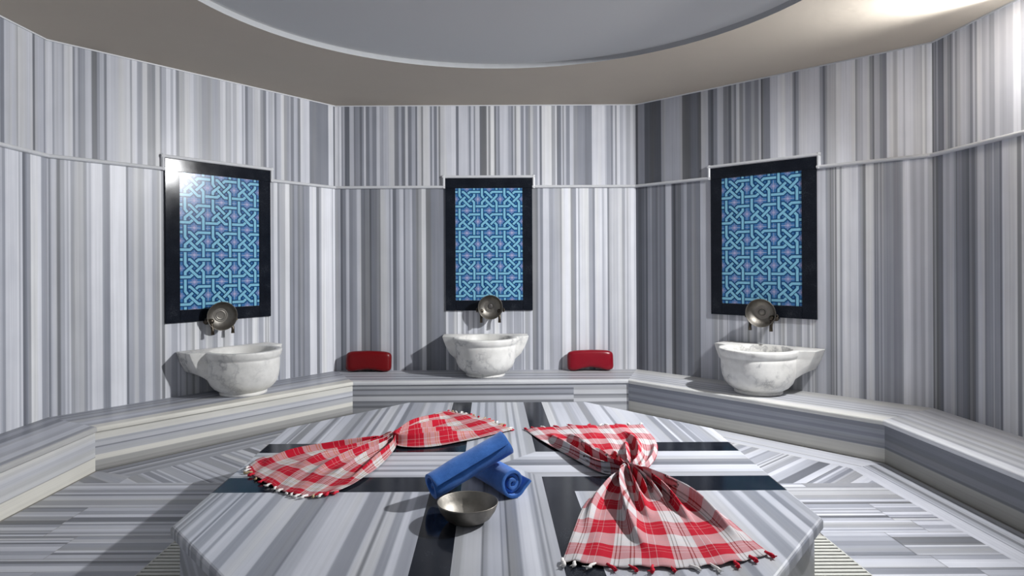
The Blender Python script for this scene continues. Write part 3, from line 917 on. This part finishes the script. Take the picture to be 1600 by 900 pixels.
def tile_mesh(W_, H_):
    bm = bmesh.new()
    e = 0.0011
    add_box(bm, e, W_ - e, -0.009, 0, e, H_ - e, 0)
    y = -0.0092
    def star(cx, cy, r, mat, yy, k=0.55):
        pts = []
        for i in range(16):
            a = math.pi * i / 8; rr = r if i % 2 == 0 else r * k
            if i % 4 == 2: rr = r * 0.8
            pts.append((cx + rr * math.cos(a), cy + rr * math.sin(a)))
        n = len(pts)
        pts = [p for p in clip_rect(pts, 0.008, 0.992, 0.008, 0.992)]
        if len(pts) >= 3: poly2(bm, pts, yy, W_, H_, mat)
    for cx, cy in ((0, .49), (1, .49), (.51, 0), (.51, 1)):
        star(cx, cy, 0.185, 3, y); star(cx, cy, 0.07, 4, y - 0.0001)
    # navy islands inside the knot, each with a paler stone
    for cx, cy in ((.50, .495), (.34, .33), (.685, .33), (.34, .67), (.685, .67)):
        s = .135
        poly2(bm, [(cx - s, cy), (cx, cy - s), (cx + s, cy), (cx, cy + s)], y - 0.0001, W_, H_, 1)
    for cx, cy in ((.51, .49), (.35, .31), (.69, .31), (.345, .67), (.69, .67)):
        s = .045
        poly2(bm, [(cx - s, cy), (cx, cy - s), (cx + s, cy), (cx, cy + s)], y - 0.0002, W_, H_, 0)
    for s in STRAPS: ribbon(bm, s, .180, y - 0.0003, W_, H_, 1, 0.02)
    for cx, cy in ((.51, .495), (.345, .315), (.69, .315), (.345, .67), (.69, .67)):
        s = .042
        poly2(bm, [(cx - s, cy), (cx, cy - s), (cx + s, cy), (cx, cy + s)], y - 0.0004, W_, H_, 0)
    for s in STRAPS: ribbon(bm, s, .094, y - 0.0006, W_, H_, 2)
    for f in bm.faces:
        if abs(f.normal.y) > 0.9 and f.calc_center_median().y < -0.008 and f.normal.y > 0: f.normal_flip()
    me = bpy.data.meshes.new('tile'); bm.to_mesh(me); bm.free()
    for m in (M_tilebg, M_tileline, M_strap, M_flower, M_flower2): me.materials.append(m)
    return me

panel_labels = {1: 'blue interlaced-knot tile panel framed in black stone, on the left wall above a basin',
                2: 'blue interlaced-knot tile panel framed in black stone, on the back wall between the red pillows',
                3: 'blue interlaced-knot tile panel framed in black stone, on the right wall above a basin'}
PZ0, PZ1, TZ0, TZ1 = 0.816, 2.036, 0.911, 1.945
for i in (1, 2, 3):
    a, b, ta, tb = PANEL[i]
    c = (a + b) / 2
    ang = wall_frame(i)[3]
    t = thing('tile_panel', panel_labels[i], 'tile panel', wall_point(i, c, 0, PZ0), ang, 'blue tile panels over the basins')
    H = PZ1 - PZ0
    for x0, x1, z0, z1 in ((a - c, ta - c, 0, TZ1 - PZ0), (tb - c, b - c, 0, TZ1 - PZ0), (ta - c, tb - c, 0, TZ0 - PZ0), (a - c, b - c, TZ1 - PZ0, H)):
        bm = bmesh.new()
        add_box(bm, x0 + 0.0007, x1 - 0.0007, -0.016, 0, z0 + 0.0007, z1 - 0.0007); bevel_all(bm, 0.001, 1)
        link('frame_slab', bm, M_granite, t)
    bm = bmesh.new(); add_box(bm, ta - c, tb - c, -0.0085, 0, TZ0 - PZ0, TZ1 - PZ0)
    link('grout', bm, M_tgrout, t)
    W_, H_ = (tb - ta) / 3, (TZ1 - TZ0) / 5
    me = tile_mesh(W_, H_)
    for r in range(5):
        for k in range(3):
            o = bpy.data.objects.new('tile', me); C.objects.link(o); o.parent = t
            o.location = (ta - c + k * W_, 0, TZ0 - PZ0 + r * H_)

# ------------------------------------------------------------------ marble basins
def basin_mesh():
    """local: wall at y = 0, room at -y, bench top at z = 0"""
    bm = bmesh.new()
    cy, n, H = -0.285, 128, 0.335
    prof = [(0.0, 0.0), (0.165, 0.0), (0.172, 0.004), (0.172, 0.020), (0.166, 0.026), (0.184, 0.034), (0.210, 0.050), (0.238, 0.082), (0.256, 0.125), (0.265, 0.180),
            (0.267, 0.240), (0.268, 0.262), (0.2655, 0.268), (0.2655, 0.276), (0.272, 0.282), (0.279, 0.300), (0.282, 0.318), (0.282, 0.329), (0.278, H)]
    tip = 0.385
    def rad(a, r, z):
        c, s = math.cos(a), math.sin(a)
        # lugs on both sides, close to the wall, deepest against the body
        d = (H - z) / 0.20
        if d < 1.0:
            Lx = r + (tip - r) * (1 - d) ** 0.55
            y0, y1 = 0.06, 0.280           # front and wall side of the lug
            best = 0
            if abs(c) > 1e-4:
                k = Lx / abs(c)
                if y0 <= s * k <= y1: best = k
            if s > 1e-4:
                k = y1 / s
                if abs(c) * k <= Lx: best = max(best, k)
            if s < -1e-4:
                k = y0 / s
                if abs(c) * k <= Lx: best = max(best, k)
            return max(r, best)
        return r
    rings = []
    for r, z in prof:
        if r == 0: rings.append([bm.verts.new((0, cy, z))]); continue
        rg = []
        for k in range(n):
            a = 2 * math.pi * (k + 0.5) / n
            R = rad(a, r, z)
            y = min(cy + R * math.sin(a), -0.001)
            rg.append(bm.verts.new((R * math.cos(a), y, z)))
        rings.append(rg)
    for r, z in ((0.243, H), (0.236, H - 0.006), (0.228, 0.28), (0.205, 0.20), (0.16, 0.125), (0.10, 0.085), (0.0, 0.075)):
        if r == 0: rings.append([bm.verts.new((0, cy, z))]); continue
        rings.append([bm.verts.new((r * math.cos(2 * math.pi * (k + 0.5) / n), cy + r * math.sin(2 * math.pi * (k + 0.5) / n), z)) for k in range(n)])
    for A, B in zip(rings, rings[1:]):
        for k in range(n):
            j = (k + 1) % n
            if len(A) == 1: f = bm.faces.new((A[0], B[j], B[k]))
            elif len(B) == 1: f = bm.faces.new((A[k], A[j], B[0]))
            else: f = bm.faces.new((A[k], A[j], B[j], B[k]))
            f.smooth = True
    bmesh.ops.recalc_face_normals(bm, faces=bm.faces)
    return bm

basin_labels = {1: 'white veined marble basin on the bench, left wall, beyond the left end of the platform',
                2: 'white marble basin on the back bench between the two red pillows',
                3: 'white marble basin on the bench by the right wall'}
basin_s = {1: 1.205, 2: 1.380, 3: 1.255}
bm = basin_mesh()
bme = bpy.data.meshes.new('wash_basin'); bm.to_mesh(bme); bm.free(); bme.materials.append(M_basin)
for i in (1, 2, 3):
    o = bpy.data.objects.new('wash_basin', bme); C.objects.link(o)
    o.location = wall_point(i, basin_s[i], 0, SEAT_Z); o.rotation_euler = (0, 0, wall_frame(i)[3])
    tag(o, basin_labels[i], 'basin', 'marble wash basins on the bench')
    md = o.modifiers.new('edge', 'BEVEL'); md.width = 0.004; md.segments = 2; md.limit_method = 'ANGLE'; md.angle_limit = math.radians(50)

# ------------------------------------------------------------------ taps and the metal bowls hung on them
def make_tap(side, handle_mat, label, loc, rotz, low=0.0):
    """local: wall at y = 0, origin at the wall flange"""
    t = thing('wall_tap', label, 'tap', loc, rotz, 'wall taps over the basins')
    R = Matrix.Rotation(math.radians(90), 3, 'X')       # z -> -y
    bm = bmesh.new(); add_lathe(bm, [(0, 0), (0.026, 0), (0.026, 0.004), (0.018, 0.012), (0.012, 0.014), (0, 0.014)], 24, rot=R)
    link('flange', bm, M_tap, t)
    bm = bmesh.new()
    add_lathe(bm, [(0, 0.010), (0.011, 0.010), (0.012, 0.04), (0.017, 0.046), (0.018, 0.072), (0.014, 0.080), (0.010, 0.085), (0, 0.086)], 20, rot=R)
    link('valve_body', bm, M_tap, t)
    bm = bmesh.new()
    add_tube(bm, [(0, -0.060, 0.0), (0, -0.066, -0.020), (0, -0.078, -0.040), (0, -0.084, -0.062), (0, -0.084, -0.092)], [0.012, 0.0115, 0.010, 0.010, 0.0115], 14)
    link('spout', bm, M_tap, t)
    bm = bmesh.new()
    add_tube(bm, [(0, -0.06, 0.0), (side * 0.030, -0.062, 0.008)], [0.007, 0.006], 10)
    for k in range(4):
        a = math.pi * k / 2 + 0.5
        d = Vector((0.0, math.cos(a), math.sin(a)))
        c0 = Vector((side * 0.032, -0.062, 0.009))
        add_tube(bm, [c0, c0 + d * 0.017, c0 + d * 0.021], [0.005, 0.0058, 0.003], 8)
    add_lathe(bm, [(0, -0.008), (0.008, -0.006), (0.009, 0.0), (0.008, 0.006), (0, 0.008)], 14, origin=(side * 0.034, -0.062, 0.009), rot=Matrix.Rotation(math.radians(90), 3, 'Y'))
    link('cross_handle', bm, handle_mat, t)
    t.scale = (1.2, 1.05, 1.12)
    return t

def bowl_bmesh(r, depth, rings=True, boss=True):
    bm = bmesh.new()
    out = [(0, 0), (r * 0.42, 0), (r * 0.55, depth * 0.06), (r * 0.76, depth * 0.28), (r * 0.91, depth * 0.62), (r * 0.985, depth * 0.94), (r, depth), (r * 0.985, depth + 0.0012)]
    th = 0.0028
    inn = [(r * 0.968, depth - 0.001), (r * 0.89, depth * 0.63), (r * 0.735, depth * 0.30 + th * 0.5), (r * 0.54, depth * 0.08 + th), (r * 0.42, th)]
    if rings:
        inn += [(r * 0.40, th + 0.0018), (r * 0.38, th), (r * 0.31, th + 0.0005), (r * 0.29, th + 0.0022), (r * 0.27, th + 0.0004)]
    if boss:
        inn += [(r * 0.20, th), (r * 0.19, th + 0.004), (r * 0.12, th + 0.008), (0, th + 0.009)]
    else:
        inn += [(r * 0.2, th), (0, th)]
    add_lathe(bm, out + inn, 64)
    return bm

tap_text = {1: ('left wall basin', 'on the left wall'), 2: ('back wall basin', 'on the back wall'), 3: ('right wall basin', 'on the right wall')}
tap_s = {1: 1.150, 2: 1.425, 3: 1.188}
TAPZ = 0.815
for i in (1, 2, 3):
    ang = wall_frame(i)[3]
    for side, word in ((-1, 'left'), (1, 'right')):
        hm = M_brass if (i == 1 and side == 1) else M_tap
        lab = {(1, -1): 'dark wall tap left of the metal bowl above the left wall basin',
               (1, 1): 'wall tap with brass cross handle right of the bowl above the left wall basin',
               (2, -1): 'dark wall tap left of the metal bowl above the back wall basin',
               (2, 1): 'dark wall tap right of the metal bowl above the back wall basin',
               (3, -1): 'dark wall tap left of the metal bowl above the right wall basin',
               (3, 1): 'dark wall tap right of the metal bowl above the right wall basin'}[(i, side)]
        make_tap(side, hm, lab, wall_point(i, tap_s[i] + side * 0.083, 0, TAPZ), ang)
    lab = {1: 'worn metal bowl hung over the taps of the left wall basin', 2: 'ringed metal bowl with dark boss hung over the taps on the back wall',
           3: 'shiny ringed metal bowl hung over the taps of the right wall basin'}[i]
    t = thing('hammam_bowl', lab, 'bowl', wall_point(i, tap_s[i], 0.055, 0.857), ang + {1: -0.30, 2: 0.0, 3: 0.22}[i], 'metal bowls hung over the taps')
    Rt = Matrix.Rotation(math.radians(90 + 4), 4, 'X')
    bm = bowl_bmesh(0.112, 0.066, True, False); bm.transform(Rt)
    link('bowl_shell', bm, M_tin, t, True)
    if i == 1: continue
    bm = bmesh.new(); add_lathe(bm, [(0.026, 0.0028), (0.025, 0.0055), (0.018, 0.0075), (0.008, 0.0085), (0, 0.009)], 32); bm.transform(Rt)
    link('boss', bm, M_tinboss if i == 2 else M_tin, t, True)

# ------------------------------------------------------------------ red pillows on the back bench
def pillow_mesh(w, h, th, notch, lean_top, seed):
    r = random.Random(seed)
    N_ = 96
    prof = []
    for k in range(N_):
        a = 2 * math.pi * k / N_
        c, s = math.cos(a), math.sin(a)
        e = 0.30
        x = w / 2 * math.copysign(abs(c) ** e, c); z = h / 2 * math.copysign(abs(s) ** e, s)
        u = x / (w / 2)
        if s < 0: z += notch * max(0, math.cos(u * math.pi / 1.5)) ** 1.3 * (abs(s) ** e)
        else: z -= lean_top * u * u
        prof.append((x, z))
    bm = bmesh.new()
    rings = []
    M_ = 14
    for j in range(M_ + 1):
        ph = -math.pi / 2 + math.pi * j / M_
        sc = max(0.0, math.cos(ph)) ** 0.28
        y = th / 2 * math.copysign(abs(math.sin(ph)) ** 0.8, math.sin(ph))
        if sc < 1e-3: rings.append([bm.verts.new((0, y, notch * 0.25))])
        else: rings.append([bm.verts.new((x * sc, y, z * sc + (1 - sc) * notch * 0.25)) for x, z in prof])
    for A, B in zip(rings, rings[1:]):
        for k in range(N_):
            j = (k + 1) % N_
            if len(A) == 1: bm.faces.new((A[0], B[k], B[j]))
            elif len(B) == 1: bm.faces.new((A[k], B[0], A[j]))
            else: bm.faces.new((A[k], A[j], B[j], B[k]))
    return bm
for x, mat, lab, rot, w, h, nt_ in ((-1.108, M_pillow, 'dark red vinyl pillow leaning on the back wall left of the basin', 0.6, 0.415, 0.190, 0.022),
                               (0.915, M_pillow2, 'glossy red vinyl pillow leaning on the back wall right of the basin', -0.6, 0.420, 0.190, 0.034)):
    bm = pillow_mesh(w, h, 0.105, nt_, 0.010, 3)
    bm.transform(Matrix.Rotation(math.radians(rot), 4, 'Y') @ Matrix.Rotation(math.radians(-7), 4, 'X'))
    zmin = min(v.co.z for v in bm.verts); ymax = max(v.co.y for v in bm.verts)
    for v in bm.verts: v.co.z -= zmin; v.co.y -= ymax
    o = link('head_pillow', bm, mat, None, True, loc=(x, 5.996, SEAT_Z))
    tag(o, lab, 'pillow', 'red pillows on the back bench')

# ------------------------------------------------------------------ bowl on the platform
o = link('hammam_bowl', bowl_bmesh(0.110, 0.072, False, False), M_tin, None, True, loc=(-0.083, 2.335, PZ))
tag(o, 'grey metal bowl standing on the platform in front of the blue towels', 'bowl')

# ------------------------------------------------------------------ rolled blue towels
def towel_roll(name, label, a, b, r, turns, seed, flap=0.0, start=0.0, squash=1.0):
    """a, b: ends of the axis"""
    rnd = random.Random(seed)
    a, b = Vector(a), Vector(b)
    d = (b - a); Ln = d.length; d.normalize()
    side = Vector((0, 0, 1)).cross(d).normalized(); up = d.cross(side).normalized()
    th = r / (turns + 0.55)
    n_t = int(40 * turns)
    path = []
    for k in range(n_t + 1):
        f = k / n_t
        ang = start - f * turns * 2 * math.pi
        rr = r - th * 0.46 - f * turns * th
        path.append((max(rr, 0.003) * math.cos(ang), max(rr, 0.003) * math.sin(ang)))
    if flap > 0:
        p0, p1 = Vector(path[0]), Vector(path[1])
        dirv = (p0 - p1).normalized()
        pre = []
        for k in range(6, 0, -1):
            q = p0 + dirv * flap * k / 6 + Vector((0, -0.10 * (flap * k / 6)))
            pre.append((q.x, q.y))
        path = pre + path
    hw = th * 0.40
    prof_o, prof_i = [], []
    for k, p in enumerate(path):
        q0 = Vector(path[max(0, k - 1)]); q1 = Vector(path[min(len(path) - 1, k + 1)])
        t_ = (q1 - q0).normalized(); nn = Vector((-t_.y, t_.x))
        prof_o.append(Vector(p) - nn * hw); prof_i.append(Vector(p) + nn * hw)
    loop = prof_o + prof_i[::-1]
    m_ = len(loop); half_ = len(path)
    bm = bmesh.new()
    NS = 26
    rings = []
    ph = [rnd.uniform(0, 6.28) for _ in range(6)]
    for j in range(NS + 1):
        s = j / NS
        ring = []
        # rounded selvedge at both ends
        endf = min(s, 1 - s) * Ln
        for idx, p in enumerate(loop):
            ang = math.atan2(p.y, p.x); rr = p.length
            k = 1 + 0.018 * math.sin(3 * ang + ph[0] + 5 * s) + 0.014 * math.sin(2 * ang - 9 * s + ph[1]) + 0.012 * math.sin(17 * s + ang + ph[2])
            layer = idx if idx < half_ else m_ - 1 - idx
            spiral = layer / half_
            ex = (0.010 * math.sin(spiral * 9 + ph[3]) - 0.012 * spiral) * (1 if s > 0.5 else -1) * (abs(2 * s - 1) ** 6)
            pos = a + d * (s * Ln + ex) + side * (p.x * k) + up * (p.y * k * squash)
            ring.append(bm.verts.new(pos))
        rings.append(ring)
    for A, B in zip(rings, rings[1:]):
        for k in range(m_):
            f = bm.faces.new((A[k], A[(k + 1) % m_], B[(k + 1) % m_], B[k])); f.smooth = True
    for ring, flip in ((rings[0], False), (rings[-1], True)):
        for k in range(half_ - 1):
            q = (ring[k], ring[k + 1], ring[m_ - 2 - k], ring[m_ - 1 - k])
            bm.faces.new(q if flip else q[::-1])
    for v in bm.verts:
        if v.co.z < PZ + 0.002: v.co.z = PZ + 0.002 + (v.co.z - PZ) * 0.02
    for v in bm.verts: v.co -= a
    o = link(name, bm, M_terry, None, False, loc=a)
    for p in o.data.polygons: p.use_smooth = True
    md = o.modifiers.new('soft', 'BEVEL'); md.width = 0.0022; md.segments = 2; md.limit_method = 'ANGLE'; md.angle_limit = math.radians(55)
    return tag(o, label, 'towel', 'rolled blue towels on the platform')
towel_roll('rolled_towel', 'lower rolled blue towel, lying on the platform with its spiral end facing out', (-0.065, 2.85, PZ + 0.060), (0.088, 2.565, PZ + 0.060), 0.061, 3.4, 4, 0.05, math.radians(-35))
towel_roll('rolled_towel', 'upper rolled blue towel, tilted across the other roll behind the metal bowl', (-0.226, 2.51, PZ + 0.062), (0.064, 2.66, PZ + 0.190), 0.061, 2.6, 9, 0.0, math.radians(160))

# ------------------------------------------------------------------ tied plaid cloths
def cloth(name, label, halves, mat, width, seed, threads, tassel_step, tassel_len):
    """halves: (left edge, right edge, hem) in plan metres, all starting at the knot"""
    rnd = random.Random(seed)
    kx, ky = halves[0][0][0]
    t = thing(name, label, 'cloth', (kx, ky, PZ), 0, 'plaid bath cloths tied on the platform')
    bm = bmesh.new(); uvl = bm.loops.layers.uv.new('cloth')
    NU, NV = 70, 150
    hems = []
    for hi_, (Lp, Rp, hem, folds) in enumerate(halves):
        Lp = [Vector((x, y)) for x, y in Lp]; Rp = [Vector((x, y)) for x, y in Rp]; hem = [Vector((x, y)) for x, y in hem]
        kn = Lp[0].copy()
        lat = (Rp[1] - Lp[1]).normalized()
        Lp[0] = kn - lat * 0.022; Rp[0] = kn + lat * 0.022
        length = (hem[len(hem) // 2] - kn).length
        grid = []
        for a in range(NU + 1):
            s = (a / NU) ** 1.15
            l, r_ = spline(Lp, s), spline(Rp, s)
            l1, r1 = spline(Lp, 1), spline(Rp, 1)
            wloc = (r_ - l).length
            row = []
            for c in range(NV + 1):
                v = c / NV
                z = 0.0
                sl = 0.0
                for (v0, curve, wd, amp, s_end, lean) in folds:
                    vc = v0 + curve * s * s
                    q = (v - vc) / (wd * (0.5 + 0.35 * s))
                    fade = max(0.0, 1 - (s / s_end) ** 4) if s < s_end else 0.0
                    bmp = math.exp(-abs(q) ** 1.6)
                    rise = min(1.0, 0.55 + s * 4)
                    z += 1.25 * amp * bmp * fade * rise
                    sl += lean * amp * bmp * fade * rise
                # the bundle at the knot
                kb = math.exp(-(s / 0.085) ** 2)
                z += kb * (0.030 * math.sqrt(max(0, 1 - (2 * v - 1) ** 2)) + 0.006 * math.sin(v * 40 + hi_))
                # slack ripples
                z += 0.0022 * (1 + math.sin(v * 19 + s * 7 + seed)) * (0.4 + s) + 0.0016 * (1 + math.sin(v * 43 - s * 15))
                z += 0.0035 * max(0, math.sin(v * 31 + 2)) * (1 - s) * (1 - kb)
                pos = l.lerp(r_, v)
                hv = spline(hem, v)
                pos = pos + (hv - l1.lerp(r1, v)) * s ** 3
                if a == NU: pos = hv + (hv - kn).normalized() * 0.004 * math.sin(v * math.pi * 2 * len(hem) * 1.6)
                pos = pos + (r_ - l).normalized() * sl
                row.append((bm.verts.new((pos.x - kx, pos.y - ky, 0.003 + z)), s * length * 1.08 * (1 if hi_ == 0 else -1), v * width))
            grid.append(row)
        for A, B in zip(grid, grid[1:]):
            for c in range(NV):
                q = (A[c], A[c + 1], B[c + 1], B[c])
                f = bm.faces.new([x[0] for x in q]); f.smooth = True
                for lp, x in zip(f.loops, q): lp[uvl].uv = (x[1], x[2])
        hems.append((hem, kn))
    for f in bm.faces:
        f.normal_update()
        if f.normal.z < 0: f.normal_flip()
    o = link('plaid_cloth', bm, mat, t, recalc=False)
    md = o.modifiers.new('thickness', 'SOLIDIFY'); md.thickness = 0.0016; md.offset = 1.0
    # the twist that holds it together
    bm = bmesh.new()
    u = (Vector(halves[0][2][len(halves[0][2]) // 2]) - Vector((kx, ky))).normalized()
    pts = []
    for k in range(27):
        a = 2 * math.pi * k / 24
        lx, lz = 0.027 * math.cos(a), 0.0285 + 0.019 * math.sin(a)
        pts.append((-u.y * lx + u.x * 0.005 * math.sin(2 * a), u.x * lx + u.y * 0.005 * math.sin(2 * a), lz))
    add_tube(bm, pts, [0.0075 + 0.0015 * math.sin(k * 1.7) for k in range(27)], 10)
    kk = link('tie', bm, M_thread_r, t)
    # knotted fringe at both hems
    for hem, kn in hems:
        tot = sum((hem[k + 1] - hem[k]).length for k in range(len(hem) - 1))
        n = max(5, int(tot / tassel_step))
        for k in range(n + 1):
            v = (k + 0.15 * rnd.uniform(-1, 1)) / n
            p = spline(hem, v); d2 = (p - kn).normalized()
            a = rnd.uniform(-0.7, 0.7)
            d2 = Vector((d2.x * math.cos(a) - d2.y * math.sin(a), d2.x * math.sin(a) + d2.y * math.cos(a)))
            ln = tassel_len * rnd.uniform(0.7, 1.25)
            b0 = Vector((p.x - kx, p.y - ky, 0.005)); dd = Vector((d2.x, d2.y, 0)); nn = Vector((-d2.y, d2.x, 0))
            bm = bmesh.new()
            w_ = 0.006 * rnd.uniform(0.8, 1.2)
            add_tube(bm, [b0 - dd * 0.012, b0 + dd * ln * 0.25 + Vector((0, 0, 0.002)), b0 + dd * ln * 0.5 + nn * 0.004, b0 + dd * ln * 0.72 + nn * 0.006, b0 + dd * ln + nn * 0.002],
                     [w_ * 0.7, w_ * 0.75, w_ * 1.05, w_ * 0.75, w_ * 0.9], 8)
            for q in range(3):
                add_tube(bm, [b0 + dd * ln * 0.8, b0 + dd * (ln * 1.2) + nn * rnd.uniform(-0.010, 0.012) + Vector((0, 0, rnd.uniform(-0.001, 0.004)))], [w_ * 0.35, w_ * 0.15], 5)
            zmin = min(v_.co.z for v_ in bm.verts)
            for v_ in bm.verts: v_.co.z += max(0, 0.001 - zmin)
            link('tassel', bm, rnd.choice(threads), t)
    return t

# folds: (start across, drift towards the hem, width, height, fades out at, lean)
front_r = ([(0.6, 2.791), (0.471, 2.681), (0.362, 2.483), (0.28, 2.219), (0.219, 2.006)],
           [(0.6, 2.791), (0.741, 2.654), (0.826, 2.444), (0.860, 2.212), (0.881, 2.052)],
           [(0.219, 2.006), (0.317, 1.979), (0.45, 1.961), (0.584, 1.96), (0.728, 1.984), (0.881, 2.052)],
           [(0.10, -0.06, 0.050, 0.030, 0.70, -0.2), (0.30, 0.18, 0.040, 0.052, 0.88, -0.5), (0.47, 0.06, 0.035, 0.046, 0.62, -0.4), (0.56, 0.02, 0.03, 0.040, 0.40, 0),
            (0.66, 0.02, 0.035, 0.046, 0.50, -0.3), (0.76, -0.02, 0.035, 0.050, 0.66, -0.4), (0.92, 0.02, 0.045, 0.050, 0.85, -0.3)])
back_r = ([(0.6, 2.791), (0.463, 2.879), (0.353, 3.152), (0.262, 3.381), (0.198, 3.603)],
          [(0.6, 2.791), (0.697, 2.884), (0.791, 3.092), (0.856, 3.37), (0.864, 3.705)],
          [(0.198, 3.603), (0.338, 3.657), (0.558, 3.681), (0.70, 3.69), (0.864, 3.705)],
          [(0.08, 0.10, 0.045, 0.042, 0.85, -0.3), (0.26, 0.08, 0.040, 0.055, 0.85, -0.4), (0.42, -0.04, 0.03, 0.040, 0.6, -0.3), (0.55, 0.03, 0.03, 0.045, 0.55, -0.3),
           (0.68, 0.10, 0.035, 0.050, 0.72, -0.4), (0.86, -0.10, 0.04, 0.052, 0.88, -0.3), (0.97, 0.0, 0.03, 0.03, 0.7, 0)])
cloth('bath_cloth', 'red and white plaid cloth tied in the middle, on the right of the platform', [front_r, back_r], M_plaid_r, 0.80, 5, [M_thread_w, M_thread_w, M_thread_r, M_thread_r], 0.062, 0.030)
front_l = ([(-0.509, 3.371), (-0.737, 3.304), (-0.968, 3.206), (-1.09, 3.083), (-1.105, 2.948)],
           [(-0.509, 3.371), (-0.476, 3.209), (-0.511, 2.939), (-0.56, 2.75), (-0.624, 2.621)],
           [(-1.105, 2.948), (-1.04, 2.84), (-0.909, 2.7), (-0.81, 2.61), (-0.714, 2.58), (-0.624, 2.621)],
           [(0.12, -0.02, 0.05, 0.030, 0.8, 0.2), (0.34, 0.04, 0.05, 0.026, 0.7, 0.2), (0.55, 0.02, 0.05, 0.028, 0.75, 0.2), (0.74, 0.0, 0.04, 0.030, 0.7, 0.2), (0.93, 0.0, 0.05, 0.034, 0.8, 0.1)])
back_l = ([(-0.509, 3.371), (-0.473, 3.687), (-0.406, 3.884), (-0.321, 4.015), (-0.265, 4.066)],
          [(-0.509, 3.371), (-0.439, 3.264), (-0.28, 3.284), (-0.105, 3.388), (0.119, 3.591)],
          [(-0.265, 4.066), (-0.122, 3.96), (0.014, 3.797), (0.119, 3.591)],
          [(0.15, 0.0, 0.05, 0.030, 0.8, 0.2), (0.38, -0.03, 0.04, 0.030, 0.8, 0.2), (0.58, 0.03, 0.05, 0.034, 0.75, 0.2), (0.82, 0.0, 0.05, 0.036, 0.85, 0.1)])
cloth('bath_cloth', 'red, white and tan plaid cloth tied in the middle, left of the blue towels', [front_l, back_l], M_plaid_l, 0.78, 8, [M_thread_w, M_thread_t, M_thread_r, M_thread_w], 0.04, 0.020)
